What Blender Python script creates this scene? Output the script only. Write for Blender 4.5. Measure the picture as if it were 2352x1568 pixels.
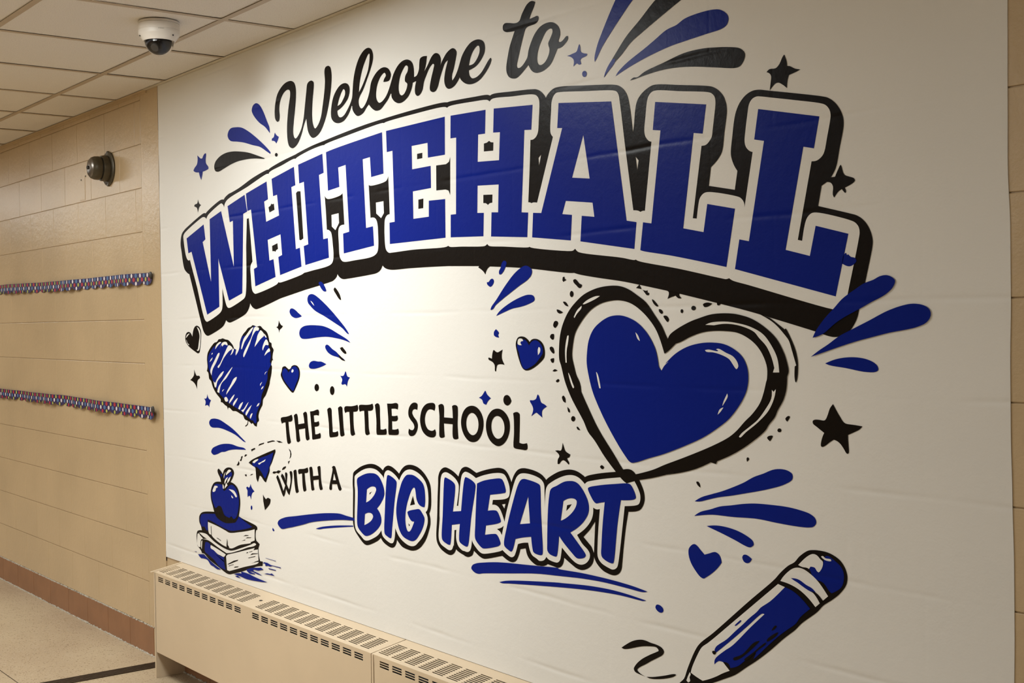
import bpy, bmesh, math, random
from mathutils import Vector, Matrix
from mathutils.geometry import tessellate_polygon
random.seed(4)
C = bpy.context.scene.collection
for o in list(bpy.data.objects): bpy.data.objects.remove(o)

# ------------------------------------------------------------------ camera
CAM = Vector((0.0, -2.2796, 1.5284))
FWD = Vector((-0.79125848, 0.61127465, -0.01591584))
RGT = Vector((0.61146983, 0.79113788, -0.01433504))
UPV = Vector((-0.00382898, 0.02107478, 0.99977057))
cd = bpy.data.cameras.new('camera'); cam = bpy.data.objects.new('camera', cd); C.objects.link(cam)
cd.sensor_width = 36; cd.lens = 2937.4453 * 36 / 2352; cd.clip_start = 0.02; cd.clip_end = 60
M = Matrix((RGT, UPV, -FWD)).transposed().to_4x4(); M.translation = CAM
cam.matrix_world = M
bpy.context.scene.camera = cam

# ------------------------------------------------------------------ world, lamps, exposure
w = bpy.data.worlds.new('world'); bpy.context.scene.world = w; w.use_nodes = True
w.node_tree.nodes['Background'].inputs[0].default_value = (1, .93, .82, 1)
w.node_tree.nodes['Background'].inputs[1].default_value = 0.0
vs = bpy.context.scene.view_settings
vs.view_transform = 'Standard'; vs.look = 'None'; vs.exposure = 0.32; vs.gamma = 1; vs.use_curve_mapping = False
CEIL = 2.608
TROFFERS = [  # (x, y, strength, bays): each fills one or two grid bays of the suspended ceiling
    (-3.92, -1.22, 54.0, 1), (-6.32, -1.53, 11.0, 2), (-8.7, -1.53, 10.0, 2), (-11.06, -1.53, 16.0, 2), (-0.4, -1.53, 2.5, 2),
    (-3.9, -4.0, 12.0, 2), (-6.3, -4.0, 12.0, 2), (-9.0, -4.0, 12.0, 2), (-0.4, -4.0, 5.0, 2), (2.4, -4.0, 5.0, 2)]  # far row is unseen, added to lift the general light

# ------------------------------------------------------------------ helpers
def link(o, parent=None):
    C.objects.link(o)
    if parent is not None: o.parent = parent
    return o
def meshobj(name, me, mat, parent=None):
    o = bpy.data.objects.new(name, me)
    for m in (mat if isinstance(mat, (list, tuple)) else [mat]):
        if m and m.name not in [x.name for x in me.materials if x]: me.materials.append(m)
    return link(o, parent)
def obj(name, bm, mat, parent=None, smooth=None):
    me = bpy.data.meshes.new(name); bm.normal_update(); bm.to_mesh(me); bm.free()
    if smooth is not None:
        me.shade_smooth()
        try: me.set_sharp_from_angle(angle=math.radians(smooth))
        except Exception: pass
    return meshobj(name, me, mat, parent)
def empty(name, loc=(0, 0, 0)):
    o = bpy.data.objects.new(name, None); o.location = loc; o.empty_display_size = .1
    return link(o)
def tag(o, label=None, cat=None, group=None, kind=None):
    if label: o['label'] = label
    if cat: o['category'] = cat
    if group: o['group'] = group
    if kind: o['kind'] = kind
    return o
def box(bm, x0, x1, y0, y1, z0, z1, bev=0, seg=1):
    vs_ = [bm.verts.new((x, y, z)) for x in (x0, x1) for y in (y0, y1) for z in (z0, z1)]
    f = [(0, 1, 3, 2), (4, 6, 7, 5), (0, 4, 5, 1), (2, 3, 7, 6), (0, 2, 6, 4), (1, 5, 7, 3)]
    fs = [bm.faces.new([vs_[i] for i in q]) for q in f]
    if bev:
        es = list({e for g in fs for e in g.edges})
        bmesh.ops.bevel(bm, geom=es, offset=bev, segments=seg, affect='EDGES', profile=.5)
def lathe(bm, prof, n=48, mat_index=0):
    """profile of (radius, height) turned about the z axis"""
    rings = []
    for r, z in prof:
        if r < 1e-6: rings.append([bm.verts.new((0, 0, z))])
        else: rings.append([bm.verts.new((r * math.cos(2 * math.pi * i / n), r * math.sin(2 * math.pi * i / n), z)) for i in range(n)])
    for a, b in zip(rings, rings[1:]):
        for i in range(n):
            j = (i + 1) % n
            if len(a) == 1 and len(b) == 1: continue
            if len(a) == 1: f = bm.faces.new((a[0], b[i], b[j]))
            elif len(b) == 1: f = bm.faces.new((a[i], b[0], a[j]))
            else: f = bm.faces.new((a[i], b[i], b[j], a[j]))
            f.material_index = mat_index
    bmesh.ops.recalc_face_normals(bm, faces=bm.faces)

# ------------------------------------------------------------------ materials
def newmat(name):
    m = bpy.data.materials.new(name); m.use_nodes = True
    nt = m.node_tree; b = nt.nodes['Principled BSDF']
    return m, nt, b
def N(nt, t, **kw):
    n = nt.nodes.new(t)
    for k, v in kw.items(): setattr(n, k, v)
    return n
def pos(nt):
    return N(nt, 'ShaderNodeNewGeometry').outputs['Position']
def noise(nt, vec, scale, detail=2, rough=.5):
    n = N(nt, 'ShaderNodeTexNoise'); n.inputs['Scale'].default_value = scale; n.inputs['Detail'].default_value = detail
    n.inputs['Roughness'].default_value = rough; nt.links.new(vec, n.inputs['Vector']); return n.outputs[0]
def ramp(nt, fac, stops):
    r = N(nt, 'ShaderNodeValToRGB'); el = r.color_ramp.elements
    while len(el) > 1: el.remove(el[-1])
    el[0].position, el[0].color = stops[0][0], (*stops[0][1], 1)
    for p, c in stops[1:]:
        e = el.new(p); e.color = (*c, 1)
    nt.links.new(fac, r.inputs[0]); return r.outputs[0]
def math_(nt, op, a, b=None, c=None):
    n = N(nt, 'ShaderNodeMath', operation=op)
    for i, v in enumerate((a, b, c)):
        if v is None: continue
        if isinstance(v, (int, float)): n.inputs[i].default_value = v
        else: nt.links.new(v, n.inputs[i])
    return n.outputs[0]
def mix(nt, fac, a, b):
    n = N(nt, 'ShaderNodeMix', data_type='RGBA')
    for s, v in ((n.inputs[0], fac), (n.inputs[6], a), (n.inputs[7], b)):
        if isinstance(v, (int, float)): s.default_value = v
        elif isinstance(v, tuple): s.default_value = (*v, 1)
        else: nt.links.new(v, s)
    return n.outputs[2]
def bump(nt, b, h, dist, strength=1.0, prev=None):
    n = N(nt, 'ShaderNodeBump'); n.inputs['Distance'].default_value = dist; n.inputs['Strength'].default_value = strength
    nt.links.new(h, n.inputs['Height'])
    if prev is not None: nt.links.new(prev, n.inputs['Normal'])
    nt.links.new(n.outputs[0], b.inputs['Normal']); return n.outputs[0]
def plain(name, col, rough=.5, metal=0.0, var=.06, scale=30, bmp=0.0):
    m, nt, b = newmat(name)
    n = noise(nt, pos(nt), scale, 3)
    c = ramp(nt, n, [(.3, tuple(x * (1 - var) for x in col)), (.7, tuple(min(1, x * (1 + var)) for x in col))])
    nt.links.new(c, b.inputs['Base Color'])
    b.inputs['Roughness'].default_value = rough; b.inputs['Metallic'].default_value = metal
    if bmp: bump(nt, b, noise(nt, pos(nt), scale * 4, 2), bmp)
    return m

TAN = (.53, .395, .235)
def wall_paint(name, col=TAN, rough=.30):
    m, nt, b = newmat(name); P = pos(nt)
    n1 = noise(nt, P, 2.2, 3)
    c = ramp(nt, n1, [(.35, tuple(x * .94 for x in col)), (.65, tuple(x * 1.04 for x in col))])
    nt.links.new(c, b.inputs['Base Color'])
    b.inputs['Roughness'].default_value = rough
    b.inputs['Specular IOR Level'].default_value = .5
    h1 = noise(nt, P, 170, 3, .6)
    h2 = noise(nt, P, 38, 2)
    h = math_(nt, 'ADD', math_(nt, 'MULTIPLY', h1, .5), h2)
    bump(nt, b, h, .0011)
    return m
M_wall = wall_paint('tan gloss block paint')
M_strip = wall_paint('tan gloss cover plate paint', TAN, .26)

BED = [.1377 + .2032 * i for i in range(13)]
def vinyl(name, col, rough=.36):
    """printed vinyl pulled tight over the painted blocks: the bed joints show through as faint uneven grooves"""
    m, nt, b = newmat(name); P = pos(nt)
    sp = N(nt, 'ShaderNodeSeparateXYZ'); nt.links.new(P, sp.inputs[0])
    n1 = noise(nt, P, 1.7, 2)
    c = ramp(nt, n1, [(.3, tuple(x * .97 for x in col)), (.7, tuple(min(1, x * 1.02) for x in col))])
    nt.links.new(c, b.inputs['Base Color'])
    b.inputs['Roughness'].default_value = rough
    b.inputs['Specular IOR Level'].default_value = .045
    wob = math_(nt, 'MULTIPLY', math_(nt, 'SUBTRACT', noise(nt, P, 2.3, 2), .5), .018)
    z = math_(nt, 'ADD', sp.outputs[2], wob)
    t = math_(nt, 'DIVIDE', math_(nt, 'SUBTRACT', z, BED[0]), .2032)
    fr = math_(nt, 'ABSOLUTE', math_(nt, 'SUBTRACT', math_(nt, 'FRACT', math_(nt, 'ADD', t, .5)), .5))
    d = math_(nt, 'MULTIPLY', fr, .2032)
    g = math_(nt, 'EXPONENT', math_(nt, 'MULTIPLY', math_(nt, 'POWER', math_(nt, 'DIVIDE', d, .0065), 2.0), -1.0))
    amt = ramp(nt, noise(nt, P, 3.1, 2), [(.42, (.05,) * 3), (.62, (1,) * 3)])
    g = math_(nt, 'MULTIPLY', g, amt)
    row = math_(nt, 'FLOOR', t)
    xs = math_(nt, 'ADD', math_(nt, 'DIVIDE', sp.outputs[0], .3915), math_(nt, 'MULTIPLY', row, .5))
    frx = math_(nt, 'ABSOLUTE', math_(nt, 'SUBTRACT', math_(nt, 'FRACT', xs), .5))
    dx = math_(nt, 'MULTIPLY', frx, .3915)
    gx = math_(nt, 'EXPONENT', math_(nt, 'MULTIPLY', math_(nt, 'POWER', math_(nt, 'DIVIDE', dx, .005), 2.0), -1.0))
    g = math_(nt, 'ADD', g, math_(nt, 'MULTIPLY', gx, .12))
    h = math_(nt, 'MULTIPLY', g, -1.0)
    n0 = bump(nt, b, h, .0011)
    h2 = math_(nt, 'ADD', math_(nt, 'MULTIPLY', noise(nt, P, 210, 3), .35), noise(nt, P, 45, 2))
    bump(nt, b, h2, .00045, 1.0, n0)
    return m
M_W = vinyl('white vinyl', (.77, .755, .715))
M_K = vinyl('black vinyl ink', (.0085, .006, .0045), .32)
M_B = vinyl('royal blue vinyl ink', (.003, .013, .20), .32)

def tile_mat():
    m, nt, b = newmat('mineral fibre ceiling tile'); P = pos(nt)
    v = N(nt, 'ShaderNodeTexVoronoi'); v.inputs['Scale'].default_value = 120; nt.links.new(P, v.inputs['Vector'])
    n = noise(nt, P, 260, 3, .7)
    c = ramp(nt, n, [(.30, (.52, .47, .40)), (.42, (.74, .69, .62)), (.8, (.80, .75, .68))])
    nt.links.new(c, b.inputs['Base Color']); b.inputs['Roughness'].default_value = .9
    b.inputs['Specular IOR Level'].default_value = .15
    bump(nt, b, n, .0012)
    return m
M_tile = tile_mat()
M_grid = plain('tan painted ceiling grid', (.44, .345, .24), .45, 0, .04)
M_angle = plain('pale painted wall angle', (.60, .53, .41), .45, 0, .04)

def terrazzo():
    m, nt, b = newmat('speckled terrazzo'); P = pos(nt)
    base = ramp(nt, noise(nt, P, 1.6, 3), [(.35, (.42, .32, .21)), (.65, (.50, .40, .265))])
    v = N(nt, 'ShaderNodeTexVoronoi'); v.inputs['Scale'].default_value = 95; v.inputs['Randomness'].default_value = 1; nt.links.new(P, v.inputs['Vector'])
    pick = math_(nt, 'LESS_THAN', v.outputs['Distance'], .34)
    sc = N(nt, 'ShaderNodeSeparateColor'); nt.links.new(v.outputs['Color'], sc.inputs[0])
    few = math_(nt, 'MULTIPLY', pick, math_(nt, 'GREATER_THAN', sc.outputs[0], .72))
    lite = math_(nt, 'MULTIPLY', pick, math_(nt, 'LESS_THAN', sc.outputs[0], .30))
    v2 = N(nt, 'ShaderNodeTexVoronoi'); v2.inputs['Scale'].default_value = 210; nt.links.new(P, v2.inputs['Vector'])
    s2 = N(nt, 'ShaderNodeSeparateColor'); nt.links.new(v2.outputs['Color'], s2.inputs[0])
    few2 = math_(nt, 'MULTIPLY', math_(nt, 'LESS_THAN', v2.outputs['Distance'], .4), math_(nt, 'GREATER_THAN', s2.outputs[0], .8))
    c = mix(nt, math_(nt, 'MULTIPLY', lite, .5), base, (.58, .49, .36))
    c = mix(nt, math_(nt, 'MULTIPLY', few2, .55), c, (.22, .13, .05))
    c = mix(nt, math_(nt, 'MULTIPLY', few, .75), c, (.17, .10, .04))
    nt.links.new(c, b.inputs['Base Color']); b.inputs['Roughness'].default_value = .42
    return m
M_floor = terrazzo()
M_base = plain('brown quarry tile', (.265, .125, .058), .5, 0, .10, 9, .0004)
M_grout = plain('dark joint', (.05, .03, .018), .9)
M_bead = plain('crumbly grey mortar', (.42, .38, .31), .95, 0, .35, 160, .001)
M_rad = plain('cream enamelled steel', (.60, .475, .325), .42, 0, .03, 4)
M_dark = plain('steel darkened for shade', (.012, .010, .008), .8)  # near-black colour stands in for the shade inside the radiator covers
M_metal = plain('dark bronze aluminium', (.085, .06, .042), .38, .75, .15, 40)
M_bell = plain('grey bell enamel', (.075, .062, .038), .42, .35, .12, 60, .0003)
M_bellcap = plain('worn bare gong steel', (.20, .18, .16), .28, .8, .15, 40)
M_cam = plain('white camera plastic', (.74, .69, .62), .38, 0, .02)
M_lens = plain('black camera ball', (.008, .008, .010), .18)
M_screw = plain('dark screw recess', (.03, .025, .02), .5)
M_txt = plain('grey print', (.22, .20, .18), .6)
m, nt, b = newmat('clear bubble'); b.inputs['Base Color'].default_value = (.93, .92, .90, 1)
b.inputs['Transmission Weight'].default_value = 1; b.inputs['Roughness'].default_value = .03; b.inputs['IOR'].default_value = 1.15
M_glass = m
m, nt, b = newmat('lit diffuser'); M_diff = m
M_navy = plain('navy border paper', (.030, .018, .085), .5)
M_oval = [plain('sky blue print', (.075, .16, .33), .5), plain('white print', (.72, .66, .66), .5),
          plain('red print', (.40, .022, .045), .5), plain('lime print', (.40, .42, .075), .5)]

# ------------------------------------------------------------------ floor
X0, X1, YB = -15.0, 4.5, -5.6          # corridor extents; mural wall plane is y = 0
bm = bmesh.new(); box(bm, X0, X1, YB - .1, .15, -.1, 0)
floor = tag(obj('floor', bm, M_floor), kind='structure')
bm = bmesh.new(); box(bm, X0, -5.60, -.6275, -.6235, -.002, .0004); obj('divider_strip', bm, M_metal, floor)

# ------------------------------------------------------------------ wall with painted blocks
bm = bmesh.new(); box(bm, X0, X1, .0035, .15, -.1, CEIL + .12)
wall = tag(obj('wall_back', bm, M_wall), kind='structure')
BW = .3915
def block(x0, x1, z0, z1, dy=0):
    bm = bmesh.new(); g = .0009
    box(bm, x0 + g, x1 - g, dy, .0040, z0 + g, z1 - g - .0008, .0016, 2)
    obj('block', bm, M_wall, wall)
ends = {}
def course(j, xa, xb):
    z0 = BED[j]; z1 = min(BED[j] + .2032, CEIL + .004)
    off = -7.5785 if j % 2 == 0 else -7.5785 + BW * .5
    k = math.ceil((xa - off) / BW - 1e-6)
    xs = [off + BW * i for i in range(k, k + 60) if off + BW * i < xb - .03]
    xs = [xa] + [x for x in xs if x > xa + .03] + [xb]
    for a, b_ in zip(xs, xs[1:]): block(a, b_, z0, z1, random.uniform(-.00025, .00025))
for j in range(13):
    if BED[j] > CEIL - .02: break
    course(j, -9.3, -5.742)
for j in range(13):
    if BED[j] > CEIL - .02: break
    course(j, -1.45, .72)
# patch outline scraped in the block beside the bell
bm = bmesh.new()
box(bm, -6.497, -6.490, -.0022, .001, 2.178, 2.300, .0012, 1); box(bm, -6.565, -6.492, -.0018, .001, 2.176, 2.182, .0010, 1)
obj('painted_ridge', bm, M_wall, wall)
for hx, hz in ((-6.478, 2.296), (-6.545, 2.283)):
    bm = bmesh.new(); lathe(bm, [(0, 0), (.0045, 0), (.0045, .001), (0, .001)], 12)
    o = obj('screw_hole', bm, M_screw, wall); o.matrix_local = Matrix.Translation((hx, -.0008, hz)) @ Matrix.Rotation(math.radians(90), 4, 'X')
# smooth vertical cover plate over the expansion joint
bm = bmesh.new(); box(bm, -5.738, -5.5335, -.0012, .0035, 0.0, CEIL, .0010, 2)
obj('joint_cover', bm, M_strip, wall)
bm = bmesh.new()
zz = 0.0
rnd = random.Random(7)
while zz < CEIL:
    h = rnd.uniform(.03, .16)
    if rnd.random() > .28: box(bm, -5.5335, -5.5335 + rnd.uniform(.0015, .0035), -.0008, .0034, zz, min(zz + h, CEIL))
    zz += h
obj('open_joint', bm, M_grout, wall)

# base tiles
bb = bmesh.new(); box(bb, -9.3, -5.672, .0005, .0036, 0, .1345)
base = tag(obj('baseboard_back', bb, M_grout), kind='structure')
TW = BW * .75
def base_tile(a, b_, y=-.0035):
    bm = bmesh.new(); box(bm, a + .0016, b_ - .0016, y, .0036, .001, .1335 + random.uniform(-.0012, .001), .0014, 2)
    obj('tile', bm, M_base, base)
x = -8.035 - TW * 4
while x < -5.70:
    base_tile(x, min(x + TW, -5.672)); x += TW
x = -5.372
while x < -1.8:
    base_tile(x, x + TW); x += TW
bm = bmesh.new(); box(bm, -5.372, .7, .0005, .0036, 0, .1345); obj('tile_bed', bm, M_grout, base)
# crumbly mortar beads
def bead(name, a, b_, y, z, r, seed, parent, amp):
    rr = random.Random(seed); bm = bmesh.new(); n = int((b_ - a) / .007); prev = None
    for i in range(n + 1):
        xx = a + (b_ - a) * i / n; k = r * (1 + amp * (rr.random() - .5) * 2)
        dz = (rr.random() - .5) * r * amp
        ring = [bm.verts.new((xx, y - k * math.cos(t) , z + dz + k * math.sin(t))) for t in (-1.57, -.6, .3, 1.2, 2.2)]
        if prev:
            for q in range(4): bm.faces.new((prev[q], ring[q], ring[q + 1], prev[q + 1]))
        prev = ring
    return tag(obj(name, bm, M_bead, parent), kind='stuff')
bead('mortar_bead', -9.3, -5.68, .000, .1350, .0032, 2, base, .8)
bead('floor_bead', -9.3, -5.60, -.0045, .0005, .0042, 3, base, .9)
bead('floor_bead', -5.37, -3.0, -.0045, .0005, .0046, 5, base, .9)

# the rest of the corridor shell
for nm, bx in (('wall_front', (X0, X1, YB - .15, YB, -.1, CEIL + .12)), ('wall_left', (X0 - .12, X0, YB - .15, .15, -.1, CEIL + .12)),
               ('wall_right', (X1, X1 + .12, YB - .15, .15, -.1, CEIL + .12))):
    bm = bmesh.new(); box(bm, *bx); tag(obj(nm, bm, M_wall), kind='structure')

# ------------------------------------------------------------------ ceiling: slab, grid, tiles, troffers
bm = bmesh.new(); box(bm, X0, X1, YB - .1, .15, CEIL + .12, CEIL + .2)
ceil = tag(obj('ceiling', bm, M_tile), kind='structure')
TX, XT = .5947, -7.188
YR = [-.297 - .6185 * i for i in range(9)]
XJ = [XT + TX * i for i in range(-13, 20) if X0 < XT + TX * i < X1]
ws = .012
for y in YR:
    bm = bmesh.new(); box(bm, X0, X1, y - ws, y + ws, CEIL, CEIL + .0012); box(bm, X0, X1, y - .001, y + .001, CEIL + .001, CEIL + .03)
    obj('main_runner', bm, M_grid, ceil)
ylim = [0.0] + YR + [YB]
for x in XJ:
    for a, b_ in zip(ylim, ylim[1:]):
        bm = bmesh.new(); box(bm, x - ws, x + ws, b_ + (ws if b_ != YB else 0), a - (ws if a else .020), CEIL + .0002, CEIL + .0014)
        obj('cross_tee', bm, M_grid, ceil)
# snap troffers to the grid
snap = []
for tx, ty, s, nb in TROFFERS:
    k = round((tx - XT) / TX - .5); cx = XT + TX * (k + .5); cy = (YR[1] + YR[2]) / 2 if nb == 1 else (YR[2] if ty > -2 else YR[6])
    snap.append((cx, cy, TX, (YR[0] - YR[1]) * nb, s))
xj = [X0] + XJ + [X1]
for ia, (xa, xb) in enumerate(zip(xj, xj[1:])):
    for a, b_ in zip(ylim, ylim[1:]):
        cx, cy = (xa + xb) / 2, (a + b_) / 2
        if any(abs(cx - s[0]) < .25 and abs(cy - s[1]) < s[3] / 2 - .1 for s in snap): continue
        bm = bmesh.new(); r = random.uniform(0, .0012)
        box(bm, xa + .0045, xb - .0045, b_ + .0045, a - .0045, CEIL + .0030 + r, CEIL + .018)
        obj('tile', bm, M_tile, ceil)
bm = bmesh.new(); box(bm, -5.66, X1, -.022, 0, CEIL, CEIL + .0012); box(bm, -5.66, X1, -.0008, 0, CEIL, CEIL + .02)
tag(obj('trim_1', bm, M_angle), kind='structure')
bm = bmesh.new(); box(bm, X0, -5.66, -.022, 0, CEIL - .001, CEIL + .0002); box(bm, X0, -5.66, -.0035, 0, CEIL - .012, CEIL)
tag(obj('trim_2', bm, M_wall), kind='structure')

nt = M_diff.node_tree; bb_ = nt.nodes['Principled BSDF']; bb_.inputs['Base Color'].default_value = (.8, .8, .78, 1)
bb_.inputs['Emission Color'].default_value = (.97, 1, .985, 1)
at = N(nt, 'ShaderNodeAttribute', attribute_type='OBJECT', attribute_name='glow'); nt.links.new(at.outputs['Fac'], bb_.inputs['Emission Strength'])
for i, (cx, cy, lx, ly, s) in enumerate(snap):
    bm = bmesh.new(); lx -= .024; ly -= .024
    for q in ((-lx / 2, lx / 2, -ly / 2, -ly / 2 + .02), (-lx / 2, lx / 2, ly / 2 - .02, ly / 2), (-lx / 2, -lx / 2 + .02, -ly / 2, ly / 2), (lx / 2 - .02, lx / 2, -ly / 2, ly / 2)):
        box(bm, *q, .001, .03)
    t = obj('ceiling_light', bm, M_cam); t.location = (cx, cy, CEIL + .001)
    tag(t, 'recessed ceiling light %s of the %s' % (('first', 'second', 'third', 'fourth', 'fifth', 'sixth, added for fill,', 'seventh, added for fill,', 'eighth, added for fill,', 'ninth, added for fill,', 'tenth, added for fill,')[i], 'corridor'), 'ceiling light', 'recessed corridor ceiling lights')
    bm = bmesh.new(); vv = [bm.verts.new(v) for v in ((-lx / 2 + .02, -ly / 2 + .02, .006), (-lx / 2 + .02, ly / 2 - .02, .006), (lx / 2 - .02, ly / 2 - .02, .006), (lx / 2 - .02, -ly / 2 + .02, .006))]
    bm.faces.new(vv)
    dfo = obj('diffuser', bm, M_diff, t); dfo['glow'] = float(s)

# ------------------------------------------------------------------ floor expansion joint cover
bm = bmesh.new(); box(bm, -5.592, -5.502, YB, -.004, -.003, .0022, .0010, 1)
jc = obj('expansion_joint_cover', bm, M_metal)
tag(jc, 'dark ribbed metal expansion joint strip crossing the terrazzo floor', 'floor strip')
for i in range(5):
    xx = -5.584 + i * .0185
    bm = bmesh.new(); box(bm, xx, xx + .009, YB, -.006, .0020, .0048, .0012, 2); obj('rib', bm, M_metal, jc)

# ------------------------------------------------------------------ convector covers
RD, ZT, ZF, ZB = .134, .484, .461, .116
def top_z(y): return ZT + (y) * (ZT - ZF) / RD
def panel(name, xs, us, holes, fn, mat, parent, th):
    """sheet with real punched slots: cells of the grid that are slots stay open"""
    bm = bmesh.new(); V = {}
    def v(i, j):
        if (i, j) not in V: V[(i, j)] = bm.verts.new(fn(xs[i], us[j]))
        return V[(i, j)]
    for i in range(len(xs) - 1):
        for j in range(len(us) - 1):
            if holes((xs[i] + xs[i + 1]) / 2, (us[j] + us[j + 1]) / 2): continue
            bm.faces.new((v(i, j), v(i + 1, j), v(i + 1, j + 1), v(i, j + 1)))
    o = obj(name, bm, mat, parent)
    md = o.modifiers.new('thick', 'SOLIDIFY'); md.thickness = th; md.offset = 0
    return o
def convector(xa, xb, label, first):
    r = empty('radiator_cover', ((xa + xb) / 2, -.067, 0))
    tag(r, label, 'radiator', 'convector covers along the mural wall'); off = r.location.copy()
    def rel(o):
        o.matrix_parent_inverse = Matrix.Translation(-off); return o
    L = xb - xa
    g1 = [(xa + .0135 + .0765 * i) for i in range(11)]; g2 = [(xa + .938 + .0765 * i) for i in range(11)]
    gt = [(g, g + .0575) for g in g1 + g2]
    f1 = [(xa + .050 + .0748 * i) for i in range(11)]; f2 = [(xa + .950 + .0748 * i) for i in range(11)]
    gf = [(g, g + .0545) for g in f1 + f2]
    rows = [(-.1165 + .0089 * i, -.1165 + .0089 * i + .0052) for i in range(9)]
    xs = sorted({xa, xb - .004} | {q for g in gt for q in g}); us = sorted({-RD, -.0005} | {q for g in rows for q in g})
    inx = lambda x, gs: any(a < x < b_ for a, b_ in gs)
    rel(panel('top_grille', xs, us, lambda x, u: inx(x, gt) and inx(u, rows), lambda x, u: (x, u, top_z(u)), M_rad, r, .0016))
    fr = [(.4425 + .0, .4482), (.4348, .4405), (.4270, .4327)]
    xf0 = xa + (.018 if first else .014)
    xs = sorted({xf0, xb - .004} | {q for g in gf for q in g}); zs = sorted({ZB, ZF} | {q for g in fr for q in g})
    rel(panel('front_panel', xs, zs, lambda x, u: inx(x, gf) and inx(u, fr), lambda x, u: (x, -RD + (.004 * math.sin((ZF - u) / (ZF - ZB) * math.pi) if x < xf0 + .001 else 0), u), M_rad, r, .0016))
    # end flanges, folded lower lip, inner fins
    bm = bmesh.new(); box(bm, xa - .001, xa + .0105, -RD - .0008, -.001, ZB if not first else 0.0, ZF - .001, .0006, 1)
    rel(obj('end_cap', bm, M_rad, r))
    bm = bmesh.new(); box(bm, xb - .003, xb - .0015, -RD + .002, -.001, ZB, ZF - .004); rel(obj('end_cap', bm, M_rad, r))
    bm = bmesh.new(); box(bm, xf0, xb - .004, -RD, -RD + .018, ZB - .0012, ZB); rel(obj('bottom_lip', bm, M_rad, r))
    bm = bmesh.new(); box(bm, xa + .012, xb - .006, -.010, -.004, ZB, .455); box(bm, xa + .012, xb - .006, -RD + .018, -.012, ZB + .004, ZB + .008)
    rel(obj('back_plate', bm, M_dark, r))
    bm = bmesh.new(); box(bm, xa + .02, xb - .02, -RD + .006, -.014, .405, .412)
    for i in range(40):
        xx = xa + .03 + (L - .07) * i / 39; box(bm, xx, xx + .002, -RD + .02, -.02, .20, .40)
    rel(obj('heating_fins', bm, M_dark, r))  # dark core: the shade behind the slots is in its colour
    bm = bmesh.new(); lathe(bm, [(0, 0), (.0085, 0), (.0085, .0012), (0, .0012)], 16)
    o = obj('knob_hole', bm, M_dark, r); o.matrix_local = Matrix.Translation(Vector((xa + .891, -.066, top_z(-.066) + .0002)) - off)  # flat dark disc in place of a shaded opening
    if first:
        bm = bmesh.new(); box(bm, xa - .0125, xa + .002, -RD - .012, .0, 0, .0015)
        for v in bm.verts: v.co.z += top_z(v.co.y) + .0012
        rel(obj('cap_lip', bm, M_rad, r))
    return r
r1 = convector(-5.349, -3.543, 'cream slotted radiator cover meeting the tan wall corner at its left end', True)
r2 = convector(-3.543, -1.737, 'cream slotted radiator cover right of the dark gap between covers', False)
bm = bmesh.new(); box(bm, -5.48, -5.385, -.0035, .0036, 0, .116, .002, 1)
tag(obj('trim_3', bm, plain('yellowed bare plaster', (.40, .33, .19), .8, 0, .2, 20)), kind='structure')

# ------------------------------------------------------------------ security camera
cx, cy = -4.371, -.469
sc = empty('security_camera', (cx, cy, CEIL)); tag(sc, 'white dome security camera on the ceiling tiles', 'camera')
def at_cam(nm, prof, mat, n=64, sm=35):
    bm = bmesh.new(); lathe(bm, prof, n); return obj(nm, bm, mat, sc, sm)
at_cam('mounting_ring', [(0, 0), (.0705, 0), (.0715, -.0015), (.0715, -.0075), (.0700, -.0085), (0, -.0085)], M_cam)
at_cam('housing', [(0, -.0085), (.0710, -.0090), (.0718, -.0105), (.0718, -.0300), (.0712, -.0306), (.0712, -.0312), (.0718, -.0318), (.0718, -.0450), (.0705, -.0480), (.0560, -.0665), (.0545, -.0685), (.0520, -.0685), (.0515, -.0600), (0, -.0600)], M_cam)
prof = [(.0505 * math.cos(a), -.0685 - .0500 * math.sin(a)) for a in [math.pi / 2 * i / 14 for i in range(14)]] + [(0, -.1185)]
at_cam('bubble', prof, M_glass)
bm = bmesh.new(); bmesh.ops.create_uvsphere(bm, u_segments=40, v_segments=24, radius=.041)
ob = obj('camera_ball', bm, M_lens, sc, 60); ob.location = (.002, -.003, -.0695)
bm = bmesh.new(); lathe(bm, [(0, .012), (.013, .012), (.016, .006), (.017, 0), (0, 0)], 32)
ob = obj('lens', bm, M_screw, sc, 35)
d = Vector((.55, -.55, -.62)).normalized(); ob.matrix_local = Matrix.Translation(Vector((.002, -.003, -.0695)) + d * .036) @ d.to_track_quat('Z', 'Y').to_matrix().to_4x4()
for ang in (-128, -8, 112):
    bm = bmesh.new(); lathe(bm, [(0, 0), (.0026, 0), (.0026, .003), (0, .003)], 12)
    o = obj('screw', bm, M_screw, sc); a = math.radians(ang + 30)
    nrm = Vector((math.cos(a), math.sin(a), -.75)).normalized()
    o.matrix_local = Matrix.Translation((.0668 * math.cos(a), .0668 * math.sin(a), -.0525)) @ nrm.to_track_quat('Z', 'Y').to_matrix().to_4x4()
# maker's word printed on the housing
tc = bpy.data.curves.new('print', 'FONT'); tc.body = 'WISENET'; tc.size = .0052; tc.align_x = 'CENTER'; tc.resolution_u = 2
to = bpy.data.objects.new('print', tc); C.objects.link(to)
dg = bpy.context.evaluated_depsgraph_get(); me = bpy.data.meshes.new_from_object(to.evaluated_get(dg)); bpy.data.objects.remove(to)
a0 = math.atan2(CAM.y - cy, CAM.x - cx) + math.radians(6)
for v in me.vertices:
    a = a0 + v.co.x / .072; v.co = Vector((.0721 * math.cos(a), .0721 * math.sin(a), v.co.y - .0370))
meshobj('maker_print', me, M_txt, sc)

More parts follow.
